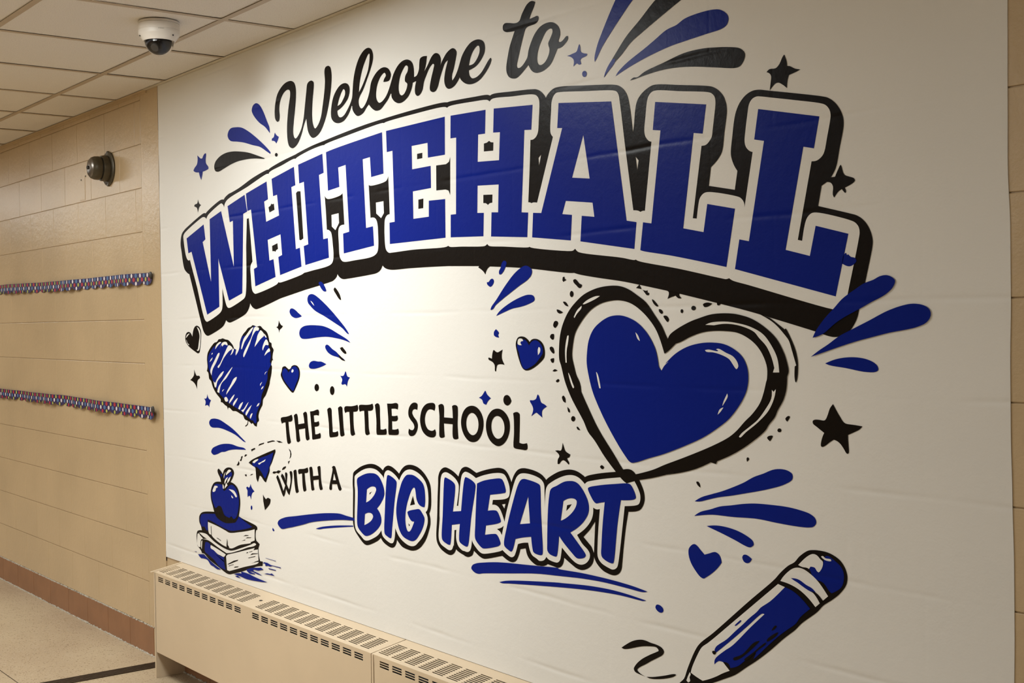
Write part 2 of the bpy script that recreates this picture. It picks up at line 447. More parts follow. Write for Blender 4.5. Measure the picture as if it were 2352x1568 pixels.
# ------------------------------------------------------------------ wall bell
bl = empty('wall_bell', (-6.150, 0, 2.300)); tag(bl, 'round grey metal bell on the tan block wall', 'bell')
R = Matrix.Rotation(math.radians(90), 4, 'X')
def at_bell(nm, prof, mat, n=56, sm=35, dx=0, dz=0):
    bm = bmesh.new(); lathe(bm, prof, n); o = obj(nm, bm, mat, bl, sm); o.matrix_local = Matrix.Translation((dx, 0, dz)) @ R; return o
at_bell('back_plate', [(0, 0), (.080, 0), (.0825, .002), (.0825, .007), (.078, .010), (.060, .012), (0, .012)], M_bell)
at_bell('body', [(0, .011), (.062, .011), (.0635, .018), (.061, .040), (.0595, .044), (0, .044)], M_bell)
at_bell('neck', [(0, .043), (.050, .043), (.050, .052), (0, .052)], M_screw)
at_bell('gong', [(.049, .049), (.0555, .050), (.0575, .055), (.0560, .074), (.0500, .088), (.040, .096), (.024, .1005), (0, .1015)], M_bell)
at_bell('gong_face', [(.0455, .0920), (.040, .0968), (.024, .1013), (0, .1022)], M_bellcap)
at_bell('bolt', [(0, .100), (.0095, .100), (.0095, .1085), (.006, .1105), (0, .1105)], M_screw, 6)
for s in (-1, 1):
    at_bell('lug', [(0, .001), (.016, .001), (.016, .009), (.014, .011), (0, .011)], M_bell, 28, 35, .0, s * .070)
at_bell('screw', [(0, .009), (.0045, .009), (.0045, .0116), (0, .0116)], M_dark, 14, 35, -.004, -.0715)

# ------------------------------------------------------------------ scalloped paper borders
def border(nm, xa, xb, zr, drop, ztl, splits, label, seed):
    """paper strip pinned along the wall, standing off it in shallow waves; splits = [(x, variant)] from the right"""
    rr = random.Random(seed); hgt = .0565; pitch = .0865
    root = empty(nm, (xb, 0, zr)); tag(root, label, 'border strip', 'scalloped classroom borders on the block wall')
    def yy(x): return -.013 - .007 * math.sin(x * 7.3 + seed) - .004 * math.sin(x * 17 + 2 * seed)
    def zt(x): return zr + (ztl - zr) * (xb - x) / (xb - xa) + .0025 * math.sin(x * 3.1 + seed)
    n = int((xb - xa) / .006)
    bm = bmesh.new(); prev = None
    for i in range(n + 1):
        x = xb - (xb - xa) * i / n
        sc_ = abs(math.sin(math.pi * (xb - x) / .1155)); low = hgt - .019 + .019 * math.sqrt(sc_)
        row = [bm.verts.new((x - xb, yy(x), zt(x) - zr - low * t)) for t in (0, .35, .7, 1)]
        if prev:
            for q in range(3): bm.faces.new((prev[q], row[q], row[q + 1], prev[q + 1]))
        prev = row
    o = obj('paper_strip', bm, M_navy, root); md = o.modifiers.new('t', 'SOLIDIFY'); md.thickness = .0006
    bm = bmesh.new(); cell = pitch / 2
    k = 0; x = xb - .006
    while x > xa + .02:
        var = 0
        for sx, vr in splits:
            if x < sx: var = vr
        # paper buckles: the pattern squeezes together every so often
        st = cell * (1 - .28 * max(0, math.sin(x * 7.3 + seed)) ** 4)
        for row in range(3):
            cxx = x - (st / 2 if row == 1 else 0); zc = .0105 + row * .0187
            d1 = abs(math.sin(math.pi * (xb - cxx) / .1155)); low = hgt - .019 + .019 * math.sqrt(d1)
            if zc + .004 > low: continue
            hh = min(.0103, low - zc)
            outer = (row != 1)
            pal = ((0, 1) if outer else (2, 3)) if var == 0 else ((2, 3) if outer else (0, 1))
            mi = pal[(k + (1 if row == 2 else 0)) % 2]
            rx = .0125 if mi in (0, 2) else .0095
            vv = []
            for t in range(10):
                a = 2 * math.pi * t / 10; px = cxx + rx * math.cos(a) * (st / cell)
                dz = math.sin(a) * (.0103 if math.sin(a) > 0 else hh)
                vv.append(bm.verts.new((px - xb, yy(px) - .0009, zt(px) - zr - zc + dz if zc - dz > 0 else zt(px) - zr)))
            f = bm.faces.new(vv); f.material_index = mi
        k += 1; x -= st
    o = obj('printed_ovals', bm, M_oval, root); tag(o, kind='stuff')
    bm = bmesh.new(); lathe(bm, [(0, 0), (.016, 0), (.016, .004), (.013, .006), (0, .006)], 24)
    o = obj('round_tack', bm, M_screw, root, 40); o.matrix_local = Matrix.Translation((-.004, yy(xb) - .0008, -.0105)) @ R
    return root
border('paper_border', -9.0, -5.618, 1.7720, 0, 1.792, [(-6.86, 1), (-8.7, 0)], 'upper scalloped paper border with red, blue and white ovals', 1)
border('paper_border', -9.0, -5.594, 1.1600, 0, 1.172, [(-5.83, 1), (-8.9, 0)], 'lower scalloped paper border with red, blue and white ovals', 4)

MURAL = """
M|block_lettering|arched lettering, blue slab letters with white outline and black shadow
S|letter_shadow|K|1|:2252,18861 2387,19264 2705,19448 3093,19579 4600,19998 4783,20014 4890,19991! 5037,20056 5472,20204 6323,20426 6531,20438 6667,20421! 6773,20495 7151,20616 7354,20642 8089,20766 9323,21052 10568,21243 10659,21234! 10812,21282 11766,21443 12775,21564 12860,21573! 12973,21595 13971,21733 14986,21822! 15866,21895 17593,22016 18992,22072! 19082,22076 20791,22115 22433,22113 22728,22082! 22826,22090 24166,22043 24707,22017 24833,21998 24923,21963! 25067,21991 25976,21929 26916,21849 27113,21816 27306,21729 27465,21594 27527,21514! 27625,21611 27850,21718 28103,21734 29169,21609 30327,21450 30523,21397 30716,21273 30851,21102 30929,20866 31052,20100! 31096,20300 31144,20649 31216,20881 31340,21021 31530,21131 31743,21200 31927,21208 32771,21065 33700,20899 33866,20851 34053,20741 34215,20570 34293,20386 34314,20228 34300,20091 34224,19704 34172,19364 34123,19231 33980,19073 33775,18929! 33697,18490! 34538,18318! 34625,18756! 34513,18913 34435,19110 34426,19249 34477,19587 34540,19956 34601,20154 34717,20342 34901,20494 35103,20565 35303,20566 35629,20494 36369,20326 37160,20136 37279,20095 37454,19982 37608,19802 37693,19617 37710,19473 37689,19319 37597,18967 37515,18613 37455,18476 37355,18343! 37235,18243! 37095,18177! 36993,17739! 37887,17500 38020,17459 38170,17370 38300,17236 38391,17068 38435,16895 38424,16757 38385,16589 38229,16005 38065,15417 38032,15292 37954,15136 37828,14979 37701,14901 37526,14845 37389,14834 37251,14853 37072,14901 36892,14953 36214,15124 35576,15280! 34915,15440 32657,15908! 32173,16002 31061,16202 30565,16285 29508,16427 28824,16534 28643,16581! 28459,16584 26802,16766 26198,16822 24799,16919! 24653,16839 24558,16691! 24469,16781 24215,16911! 24253,16953! 23313,16994 22634,17023! 21772,17037 20434,17046 19293,17045 18934,17120 18800,17211! 18659,17059 18425,16971 17957,16927 16505,16847 16205,16840 16006,16885 15881,16954 15798,17033! 15728,16934 15494,16813 15182,16759 13462,16549! 11459,16274! 11281,16237 9627,15919 9375,15900 9125,15970 8970,16073 8910,16146! 8806,15961 8607,15791 8344,15679 7209,15413 7005,15391 6803,15431 6683,15492! 6525,15329 6314,15211 5104,14882 4887,14852 4672,14898 4460,15052 4255,15391 3707,16420 3115,17514! 3002,17534 2628,17737 2450,18092 2351,18476
H:15432,19146! 15944,19172! 15968,18826! 15706,18588! 15444,18734!
H:18428,19338! 18919,19346! 18934,18946! 18756,18790! 18440,18971!
H:27283,19959! 27161,19881! 27178,19634!
H:31136,19483! 31250,19368! 31197,19113!
S|letter_outline|W|2|:2573,19095 2577,19189 2698,19291 3009,19413 4447,19825 4667,19855 4883,19809 4966,19742! 5065,19857 5320,19974 6317,20271 6455,20284 6624,20202 6701,20092! 6762,20235 6937,20354 7280,20458 8737,20721 10562,21085 10671,21066! 10776,21133 11760,21280 12742,21425 12854,21407! 12968,21448 14021,21609 14929,21669 15007,21659! 15086,21686 16664,21810 18965,21936 19032,21919! 19123,21939 20787,21976 22587,21956 22704,21912! 22823,21945 24162,21904 24668,21874 24812,21847 24911,21789! 25027,21847 25972,21783 26979,21692 27125,21634 27220,21528 27243,21392 27208,20969 27161,20607 27083,20494 26950,20428 26818,20427! 26769,19707! 26678,18666! 26761,18655 26827,18629! 26893,18644 27080,18625! 27822,20387! 27729,20495 27709,20599 27758,21117 27789,21375 27862,21505 27974,21579 28099,21586 29166,21454 30324,21298 30464,21245 30533,21150 30571,20974 30745,19856! 31036,18102! 31205,18082 31299,18041! 31393,18062 31468,18056! 31739,19790! 31639,19824 31521,19949 31484,20102 31531,20447 31590,20808 31646,20948 31767,21040 31925,21057 32768,20912 33721,20744 33840,20695 33933,20594 33954,20451 33914,20178 33849,19803 33823,19667 33750,19571 33629,19489 33479,19480! 33157,17744! 33290,17726! 33364,18114 33403,18217 33513,18313 33658,18341 34616,18153 34729,18104 34818,18003 34839,17874! 35111,19146! 35016,19182 34905,19288 34866,19420 34887,19621 34961,20036 35021,20282 35123,20385 35256,20416 35366,20400 35734,20316 36367,20171 37118,19987 37237,19933 37334,19824 37366,19709 37351,19584 37268,19244 37184,18919 37123,18830 36982,18749 36830,18745! 36417,17022! 36541,16993! 36639,17407 36702,17516 36805,17589 36947,17598 37866,17360 37999,17296 38083,17197 38104,17086 38080,16947 37810,15909 37720,15596 37631,15487 37514,15433 37377,15443 34924,16054 34470,16163 34401,16191 34328,16233! 34239,16214 34099,16236 32693,16520 31181,16793 31114,16828! 31045,16819 30577,16901 28867,17131 28777,17175 28702,17239! 28625,17193 28518,17183 26799,17367 26710,17397! 26633,17385 25524,17468 24814,17522 24743,17548 24689,17594! 24616,17555 24543,17537 23329,17588 22748,17614 22650,17653! 22551,17624 20664,17634 19399,17605 19220,17609 19065,17694 19001,17818 18965,18135 18966,18497 19005,18736 19122,18848 19303,18882! 19284,19484! 19250,20147! 19157,20024 18974,19969 18097,19934 18004,19975! 18087,18846! 18297,18840 18434,18777 18522,18624 18557,18281 18553,17843 18493,17675 18257,17553 17016,17463 16250,17448 16101,17506 15980,17652 15943,18062 15924,18574 16014,18695 16167,18736 16342,18737! 16289,19437! 16253,19846! 16100,19783 15229,19724 15075,19781 14989,19866! 15058,19278! 15104,18640! 15244,18618 15396,18531 15454,18398 15510,18086 15549,17699 15491,17496 15332,17387 13923,17223 13374,17171! 13206,17118 11540,16878 11422,16876 11335,16899! 11243,16833 9525,16512 9336,16508 9181,16584 9090,16701 9015,17219 8982,17506 9032,17648 9183,17770! 9045,18792! 8926,19501! 8752,19485! 8645,18384! 8539,16514 8436,16372 8238,16290 7098,15996 6928,15993 6795,16054 6666,16235 6394,16808! 6360,16003 6273,15884 6059,15768 4985,15462 4840,15442 4662,15511 4489,15727 3949,16848! 3218,18119! 3065,18101 2916,18180 2772,18391
H:10623,19797! 10788,19839! 10869,19922! 10939,19883! 11078,19899! 11122,19660! 10700,19587!
H:10862,18297! 11312,18377! 11351,18154! 11202,18120! 11140,18054! 11052,18087! 10884,18090!
H:12854,20144! 12980,20200! 13202,20181! 13363,18433! 13167,18378! 13056,18398!
H:20991,20684! 21296,20685! 21292,20512! 20986,20511!
H:21026,19218! 21318,19228! 21301,18922! 21017,18921!
H:22061,20201! 22599,20185! 22758,20240! 22840,20388! 22809,19203! 22715,19357! 22559,19401! 22048,19417!
H:24592,20588! 24745,20598! 24854,20638! 24943,20585! 25068,20566! 25051,20322! 24586,20351!
H:24526,19066! 24984,19037! 24971,18797! 24845,18791! 24754,18748! 24647,18807! 24520,18821!
S|letter|B|3|letter W of the arched lettering:2917,19058! 4690,19542! 4844,18906! 4564,18807! 5327,17103! 5295,19718! 6408,19972! 7513,17640! 7495,19502! 7205,19458! 7030,20125! 8597,20452! 8796,19769! 8451,19709! 8235,16551! 7008,16281! 6115,17924! 6071,18046! 6085,16052! 4888,15738! 3407,18459! 3079,18407!
S|letter|B|3|first letter H of the arched lettering:8715,20485! 10509,20797! 10604,20105! 10279,20040! 10420,19253! 11486,19418! 11351,20213! 11028,20186! 10928,20854! 12731,21130! 12819,20438! 12506,20397! 12780,18072! 13085,18110! 13188,17408! 11491,17155! 11370,17849! 11678,17911! 11577,18697! 10515,18548! 10637,17745! 10969,17786! 11122,17100! 9397,16792! 9298,17479! 9577,17539! 9136,19823! 8816,19788!
S|letter|B|3|letter I of the arched lettering:13059,21171! 14877,21374! 14948,20682! 14604,20643! 14842,18319! 15172,18338! 15227,17637! 13483,17449! 13381,18152! 13728,18199! 13474,20502! 13118,20474!
S|letter|B|3|letter T of the arched lettering:15139,21399! 15800,21457 17627,21567 18910,21636! 18960,20255! 18176,20216! 18117,20896! 17644,20874! 17794,18526! 18241,18553! 18291,17894! 16274,17734! 16247,18431! 16666,18470! 16493,20804! 15981,20766! 16044,20081! 15239,20018!
S|letter|B|3|letter E of the arched lettering:19160,21646! 22579,21658! 22556,20482! 21613,20495! 21602,20964! 20686,20970! 20695,20220! 21757,20221! 21759,19523! 20717,19506! 20722,18624! 21611,18629! 21625,19133! 22531,19110! 22519,17908! 19287,17894! 19285,18600! 19606,18609! 19533,20948! 19184,20942!
S|letter|B|3|second letter H of the arched lettering:22893,21645! 24704,21576! 24661,20873! 24314,20888! 24268,20078! 25331,20013! 25393,20824! 25064,20853! 25109,21554! 26939,21405! 26867,20710! 26549,20740! 26475,19738! 26364,18406! 26672,18377! 26613,17676! 24886,17802! 24928,18515! 25249,18491! 25293,19304! 24247,19366! 24212,18552! 24541,18529! 24506,17832! 22802,17902! 22821,18601! 23105,18598! 23173,20936! 22867,20948!
S|letter|B|3|letter A of the arched lettering:28087,21292! 30248,21024! 30781,17854! 31153,17790! 31059,17103! 28933,17423! 29002,18112! 29517,18046! 29451,18431! 28340,18569! 28184,18218! 28593,18167! 28530,17471! 26838,17658! 26894,18352! 27263,18318! 28228,20583! 28016,20610!
H:29112,20284! 29347,19086! 28621,19180!
S|letter|B|3|first letter L of the arched lettering:31893,20774! 33652,20460! 33525,19770! 33221,19824! 32828,17520! 33515,17382! 33649,18055! 34543,17871! 34249,16503! 32445,16857 31374,17034 31281,17063! 31396,17768! 31702,17719! 32071,20032! 31794,20078!
S|letter|B|3|last letter L of the arched lettering:35296,20120! 37061,19710! 36901,19024! 36605,19095! 36065,16816! 36756,16645! 36927,17306! 37811,17073! 37455,15724! 34521,16442! 34669,17137! 34966,17077! 35460,19362! 35164,19430!
S|splash_drop|B|3|:37684,16623 37743,16665! 37771,16611! 37800,16630! 37876,16567 37971,16547 38018,16482 37969,16421 37873,16371 37797,16369 37720,16393 37633,16436!
M|script_word|black brush script word Welcome
S|script_word|K|1|:11470,22958 11297,23091 11258,23316 11319,23666 11478,23972 11750,24177 12103,24314 12449,24346 12675,24311 12869,24195 12963,23993 12964,23698 12894,23307 12762,22788 12703,22392 12770,22223 12892,22159 13080,22238 13339,22473 13517,22821 13644,23307 13758,23766 13832,24019 13998,24098 14187,24090 14318,23996 14300,23763 14217,23383 14161,22866 14204,22546 14358,22343 14585,22444 14806,22701 14922,23022 15069,23517 15135,23920 15111,24285 15177,24403 15386,24428 15538,24344 15607,24102 15597,23822 15478,23328 15281,22843 15061,22485 14735,22164 14412,22035 14170,22025 13984,22127 13828,22331 13756,22604 13724,22780! 13564,22603 13330,22234 13042,21949 12756,21834 12586,21835 12362,21948 12256,22177 12225,22588 12287,23040 12387,23432 12516,23818 12493,23983 12352,24045 12150,24022 11914,23907 11701,23666 11633,23402 11665,23151 11618,22993
S|joined_letters|K|1|:15520,22733 15570,22982 15707,23269 15943,23489 16225,23623 16525,23640 16721,23572 16825,23455 16835,23304 16730,23094 16452,22908 16198,22804 15980,22759! 15991,22643 16089,22528 16238,22495 16440,22544 16693,22723 16896,22919 16999,23079 17030,23274 17117,23710 17273,24057 17474,24321 17719,24501 17958,24581 18169,24568 18329,24467 18407,24283 18388,24116 18265,23893 18021,23566 17726,23219 17505,23030 17430,22917 17448,22741 17588,22610 17756,22648 17999,22859 18147,23106 18249,23384 18441,23573 18722,23721 18997,23772 19222,23735 19398,23635 19504,23450 19457,23339 19388,23278 19163,23270 19028,23287! 19076,23375 19192,23477 19127,23571 19037,23574 18805,23442 18614,23182 18558,22875 18623,22720 18758,22635 18964,22670 19194,22805 19380,23017 19520,23234 19660,23449 19886,23649 20151,23770 20454,23789 20666,23718 20811,23589 20869,23394 20871,23157! 21032,23182 21162,23346 21188,23526 21234,23680 21381,23724 21627,23700! 21558,23418 21450,23230! 21660,23401 21870,23617 22035,23702 22195,23692 22333,23605 22401,23458 22364,23273! 22508,23440 22749,23623 23025,23697 23178,23637 23252,23535 23209,23365 23085,23053 22983,22847 22999,22707! 23157,22819 23316,23015 23396,23157 23516,23357 23710,23543 23977,23692 24238,23732 24458,23703 24638,23606 24707,23453 24684,23285 24516,23099 24255,22948 23881,22879! 23896,22745 24024,22620 24247,22613 24506,22712 24729,22891 24876,23016 24985,23068 25020,23013 24963,22895 24724,22677 24428,22508 24131,22446 23870,22458 23646,22532 23459,22661 23393,22749! 23267,22625 23071,22511 22798,22485 22643,22576 22569,22756 22615,23018 22740,23289 22782,23371! 22623,23309 22459,23089 22334,22883 22207,22632 22083,22526 21921,22516 21781,22594 21764,22700 21852,22959 21982,23234 22025,23363 21946,23399! 21781,23313 21612,23135 21441,22910 21351,22671 21181,22535 21034,22529 20932,22618 20915,22783 20997,23007! 20794,22987! 20726,22812 20549,22605 20331,22496 20113,22445 19895,22460 19678,22555 19527,22708 19508,22825! 19464,22832! 19326,22690 19050,22514 18819,22402 18544,22399 18315,22496 18087,22675! 17944,22597 17750,22452 17509,22386 17317,22392 17127,22512 17010,22653 16990,22776! 16951,22787! 16838,22627 16635,22454 16383,22337 16031,22312 15729,22397 15555,22549
H:15985,22918! 16083,23112 16266,23339 16419,23447 16516,23377 16522,23250 16357,23073 16204,22968
H:17448,23174! 17521,23522 17700,23913 17898,24175 18092,24362 18172,24373 18182,24224 18076,23851 17880,23589 17683,23373
H:19972,22832 19954,22977 20051,23292 20230,23498 20406,23605 20525,23544 20508,23406 20362,23266 20340,23105 20475,23002 20419,22835 20251,22696 20120,22680 20013,22743
H:23885,23025! 23965,23236 24119,23428 24307,23535 24398,23526 24444,23435 24411,23290 24259,23121 24109,23037
M|script_word|dark brush script word to, beside the four-stroke burst
S|script_word|K|1|:27118,24269! 27033,24123 26932,24000 26836,23845! 27027,23858 27191,23867 27255,23824 27237,23736 27121,23667 26924,23653 26758,23644 26657,23601 26553,23414 26447,23185 26304,22837 26231,22630 26263,22563 26365,22546 26501,22596 26637,22697 26722,22786 26776,22962 26880,23149 27049,23364 27281,23524 27541,23586 27827,23567 28046,23459 28168,23316 28189,23153 28114,22987 28191,22953 28316,22990 28442,23066 28518,23052 28517,22973 28375,22860 28219,22798 28063,22792! 27965,22653 27771,22425 27512,22306 27253,22267 27058,22293 26895,22387 26767,22562! 26598,22456 26394,22344 26223,22278 26018,22293 25848,22369 25748,22511 25734,22681 25810,22963 25903,23220 26046,23466 26152,23634! 25947,23651 25741,23684 25603,23768 25596,23886 25677,23944 25885,23919 26124,23864 26293,23857 26396,23899 26466,24010 26569,24134 26740,24285 26939,24336
H:27163,22628 27184,22809 27269,22997 27403,23176 27567,23348 27728,23403 27839,23378 27859,23294 27754,23132 27662,23008 27716,22837 27681,22702 27550,22543 27387,22469 27258,22480 27188,22543
M|splash_drop|upright blue drop at the left of the word Welcome
S|splash_drop|B|1|:9331,23694 9432,23850 9685,23919 9932,23850 10112,23726 10348,23469 10637,23068 10809,22823 10831,22612! 10685,22728 10448,22897 9966,23128 9602,23374 9420,23540
M|splash_drop|fat blue drop above the W of the arched lettering
S|splash_drop|B|1|:7133,22985 7221,23136 7426,23227 7924,23213 8444,23126 9015,22910 9573,22642 10181,22315 10717,21987 10875,21858 10832,21821! 10534,21952 9991,22183 9373,22326 8614,22515 8032,22622 7406,22726 7209,22844
M|splash_drop|charcoal drop above the W of the arched lettering
S|splash_drop|K|1|:5810,21843 5902,22014 6258,22184 6813,22286 7488,22289 8277,22200 9046,22064 9793,21867 10373,21705! 10311,21684! 9352,21802 8652,21836 8000,21834 7333,21773 6719,21675 6164,21607 5888,21686
M|star|blue hand-drawn star, topmost on the left edge
S|star|B|1|:3747,21903 3878,22013 4106,22128 4188,22319 4160,22507! 4339,22410 4519,22329 4665,22329! 4779,22438 4962,22503 5047,22469 4987,22233 5016,22078 5225,21919 5257,21840 5040,21787 4677,21763! 4635,21630 4516,21427! 4377,21594 4297,21771! 4017,21799 3834,21848
M|sparkle|tiny blue sparkle left of the word Welcome
S|sparkle|B|1|:11249,22582! 11363,22477 11566,22383! 11474,22271 11351,22154! 11236,22245 10982,22308! 11003,22383 11153,22420 11205,22524
M|dot|small black dot under the blue sparkle by Welcome
S|dot|K|1|:11453,21716 11417,21670 11333,21658 11250,21688 11218,21742 11254,21789 11338,21800 11421,21770
M|sparkle|tiny black sparkle on the left edge beside the arched lettering
S|sparkle|K|1|:4152,20647! 4255,20469 4456,20376! 4247,20285 4127,20079! 4025,20288 3754,20386 3809,20444 4071,20484
M|splash_drop|blue drop nearest the word to in the top right burst
S|splash_drop|B|1|:29609,22166! 29596,22274 29719,22600 29928,22926 30164,23263 30454,23641 30682,23876 31015,23955 31310,23798 31306,23576 31115,23505 30725,23209 30298,22857 29891,22492 29683,22240
M|splash_drop|upper black drop of the top right burst, with a blue tip
S|splash_drop|K|1|:29967,21693! 30021,21819 30226,22052 30513,22325 30852,22622 31348,22938 31939,23334 32331,23489 32838,23559 33159,23419 33106,23235 32844,23148 32061,22854 31531,22645 31013,22424 30650,22169 30395,22024 30107,21805
S|blue_tip|B|2|:29967,21693! 30021,21819 30139,21971 30312,22114 30411,22116! 30395,22024 30107,21805
M|splash_drop|longest blue drop of the top right burst
S|splash_drop|B|1|:30422,21659! 30502,21741 30755,21888 31005,21996 31522,22185 31869,22325 32313,22507 32671,22565 32948,22663 33440,22708 33919,22695 34154,22639 34361,22491 34401,22380 34346,22253 34193,22188 33672,22155 32939,22113 32434,22078 31651,21960 30974,21814
M|splash_drop|lowest black drop of the top right burst
S|splash_drop|K|1|:30962,21460! 31105,21513 31241,21500 31511,21596 32170,21707 32934,21828 33547,21827 33952,21782 34418,21708 34760,21613 34904,21469 34868,21322 34753,21206 34594,21186 33944,21305 33224,21442 32728,21506 32167,21535 31510,21504 31159,21467
M|star|small blue star beside the word to
S|star|B|1|:28983,22751 29026,22665 29039,22545 29157,22476 29305,22431 29274,22387 29095,22360 29019,22314 29056,22210 28957,22201 28888,22248 28729,22190! 28748,22360 28644,22457 28467,22517! 28706,22544 28874,22574 28936,22681
M|dot|small blue dot under the blue star by the word to
S|dot|B|1|:29276,21900 29247,21846 29180,21832 29113,21867 29086,21931 29115,21986 29183,21999 29250,21964
M|star|black star standing on the last L of the arched lettering
S|star|K|1|:36078,21245! 36149,21072 36159,20972! 36232,20957 36377,20879 36538,20833! 36417,20799 36208,20759! 36165,20643 36147,20474! 36016,20576 35900,20635 35803,20626 35640,20496! 35675,20687 35688,20818 35645,20883 35553,20931! 35636,20984 35830,20977 35938,21058 36024,21192
M|star|black star stuck to the right side of the last L of the arched lettering
S|star|K|1|:37616,18586 37650,18520 37678,18422 37725,18354 37859,18302 37963,18261 37991,18211 37953,18168 37722,18079! 37755,17998 37740,17963 37701,17987 37644,18055! 37546,18008 37437,17888! 37399,17958 37407,18132 37353,18216 37235,18247! 37355,18339! 37463,18341! 37553,18498
M|heart|small black heart with white glints below the W
S|heart|K|1|:3317,14815! 3412,15060 3559,15222 3813,15284 4085,15197 4215,15012 4201,14690 4103,14343 4040,14158 3872,14103 3597,14165 2874,14416 2624,14591 2564,14780 2669,14944 2901,15019 3126,14979 3236,14897
S|highlight|W|2|:3799,15221! 3974,15174 4133,15035 4176,14874 4123,14551 4000,14250 3821,14207 3740,14259! 3851,14260 3993,14597 4070,14851 3969,15059
A:3051,14944! 2894,14874 2719,14780 2649,14756! 2722,14862 2926,14937
A:2714,14686! 2794,14545 2990,14464 2932,14447! 2765,14533 2701,14639
M|heart|blue scribbled heart with a ragged black edge
S|heart|K|1|:4828,14098 4968,14236 5243,14420 5514,14557 5779,14604 5941,14705 6149,14717 6331,14746 6561,14707 6865,14674 7064,14587 7260,14478 7380,14336! 7577,14293! 7496,14128 7507,14041! 7747,14218 7878,14394 7909,14569 8065,14787 8266,14939 8463,15036 8661,15153 8950,15216 9071,15269 9282,15247 9422,15214 9750,15238 9976,15127 10292,14999 10423,14832 10505,14623 10662,14571 10680,14456 10832,14312 10759,14165 10729,13977 10861,13886! 10705,13914 10607,13725 10661,13705 10618,13412 10470,13073 10453,12998 10300,12783 10108,12545 9871,12367 9817,12153 9697,12042 9527,11864 9450,11690 9491,11521 9347,11439 9294,11276! 9083,11307 8944,11396 8823,11361 8659,11434 8563,11451 8510,11318 8289,11219! 8266,11250! 8463,11348 8506,11469! 8228,11520 8087,11665 7893,11699 7452,11798 7152,11795 6903,11894 6752,11905 6697,11818! 6626,11949 6449,11997 6195,12098 6041,12114 6044,12204 5585,12468 5278,12729 5128,12952 4945,13049 4874,13287 4726,13363! 4785,13468 4806,13582 4784,13709 4764,13869
S|heart_fill|B|2|:4904,13985 5072,14146 5346,14330 5721,14468 6039,14560 6757,14519 7104,14344 7379,14314 7552,14282! 7506,14128 7523,14052! 7747,14201 7902,14394 7934,14569 8114,14787 8505,14874! 9187,15215 9375,15214 9559,15128 9926,15000 10285,14790 10410,14496 10560,14267 10597,14059 10521,13828 10610,13788 10561,13703 10326,13468 10299,13371 10293,13203 10124,12967 9979,12772 9786,12554 9681,12232 9486,12011 9288,11746 9276,11424 9087,11414 8995,11495 8805,11507 8331,11677 7946,11811 7605,11904 7260,11988 6710,12130 6307,12292 5951,12458 5646,12673 5391,12891 5191,13181 4935,13448 4889,13642 4872,13870
S|scratch|W|3|:9162,15183 8995,15152 8505,14874 8256,14700 8048,14352 8085,14309 8197,14418 8349,14592 8696,14831 9039,15066
A:9280,15193 9653,15149 9603,15064 9369,15044 9028,14788 8828,14530 8377,14073 8267,13996 8221,14050 8284,14180 8635,14507 8982,14809 9133,15045
A:9789,15068 9926,15021 10061,14937 10152,14905 9729,14704 9443,14533 9241,14415! 9302,14532 9426,14703 9502,14852 9695,15022
A:10152,14905 10285,14790 10193,14789 10104,14852 9964,14789! 10058,14863
A:10259,14716 10414,14601 10433,14497 10182,14495 10017,14368 9944,14283 9910,14346 9975,14494 10143,14663
A:10496,14371 10560,14267 10353,14203 10074,14073! 10171,14201
A:6040,14594 6195,14583 5931,14470 5609,14287! 5694,14446
A:6608,14607 6759,14563 6806,14464 6501,14495 6291,14405! 6242,14471 6028,14313! 6191,14471 6298,14561
A:6907,14464 7108,14433 7255,14346 6897,14210 6426,13938 5997,13573 5865,13514 5815,13569 6055,13708 6485,14117 6803,14408
A:7280,14335 7378,14303 7247,14147 7042,14057! 7173,14191
A:6011,14145 6019,14089 5691,13747 5308,13423 5218,13194! 5091,13350 5151,13488 5537,13835 5863,14110
A:5364,14138! 5336,14092 5228,14057! 5284,14126
A:5341,13950! 5300,13877 5055,13748! 5112,13828
A:6404,13394 6242,13229 5762,12947 5649,12741 5541,12692 5394,12959! 5550,12896 5714,13036 6143,13316
A:7224,13584 7015,13403 6649,13128 6123,12845 5926,12480! 5734,12518! 5858,12725 6232,12983 6759,13331
A:7607,13186 7553,13086 6987,12695 6595,12437! 6651,12550 7044,12873 7305,13101
A:6414,12653! 6214,12539! 6242,12603
A:6410,12296 6617,12338 6764,12199 6558,12146 6432,12208
A:7379,12477! 7222,12306 6860,12081! 6864,12159 7176,12392
A:7672,12345! 7517,12185 7235,11986! 7213,12085 7521,12295
A:8133,12200! 8056,12099 7826,11881! 7679,11907! 7859,12090
A:8632,12220! 8442,12029 8116,11786! 7948,11854! 8195,11931 8445,12115
A:8900,12113! 8627,11843 8379,11668 8333,11742 8583,11949
A:8959,11783 8783,11559! 8714,11610 8814,11744
A:9578,12217 9490,12117 9324,12068! 9446,12179
A:9842,13053! 9660,12889! 9662,12953
A:9961,12898! 9888,12812 9738,12754! 9797,12830
A:10303,13476! 10141,13409 10083,13334! 10095,13408
M|sparkle|tiny black sparkle at the upper right of the scribbled heart
S|sparkle|K|1|:11305,15441! 11381,15348 11488,15264 11639,15222! 11505,15141 11371,15080 11323,14966! 11261,15101 11056,15188! 11222,15225
M|sparkle|black sparkle at the left of the scribbled heart
S|sparkle|K|1|:3440,13407! 3556,13246 3691,13145 3941,13144 4032,13073 3765,12926 3705,12576! 3535,12757 3315,12867 3007,12940! 3267,13053 3413,13173
M|star|tiny blue star under the black sparkle on the left edge
S|star|B|1|:4739,12392! 4829,12235 5093,12143! 4954,12012 4909,11839! 4762,11924 4479,11888! 4551,12064 4383,12199! 4639,12216
M|splash_drop|blue drop just under the scribbled heart
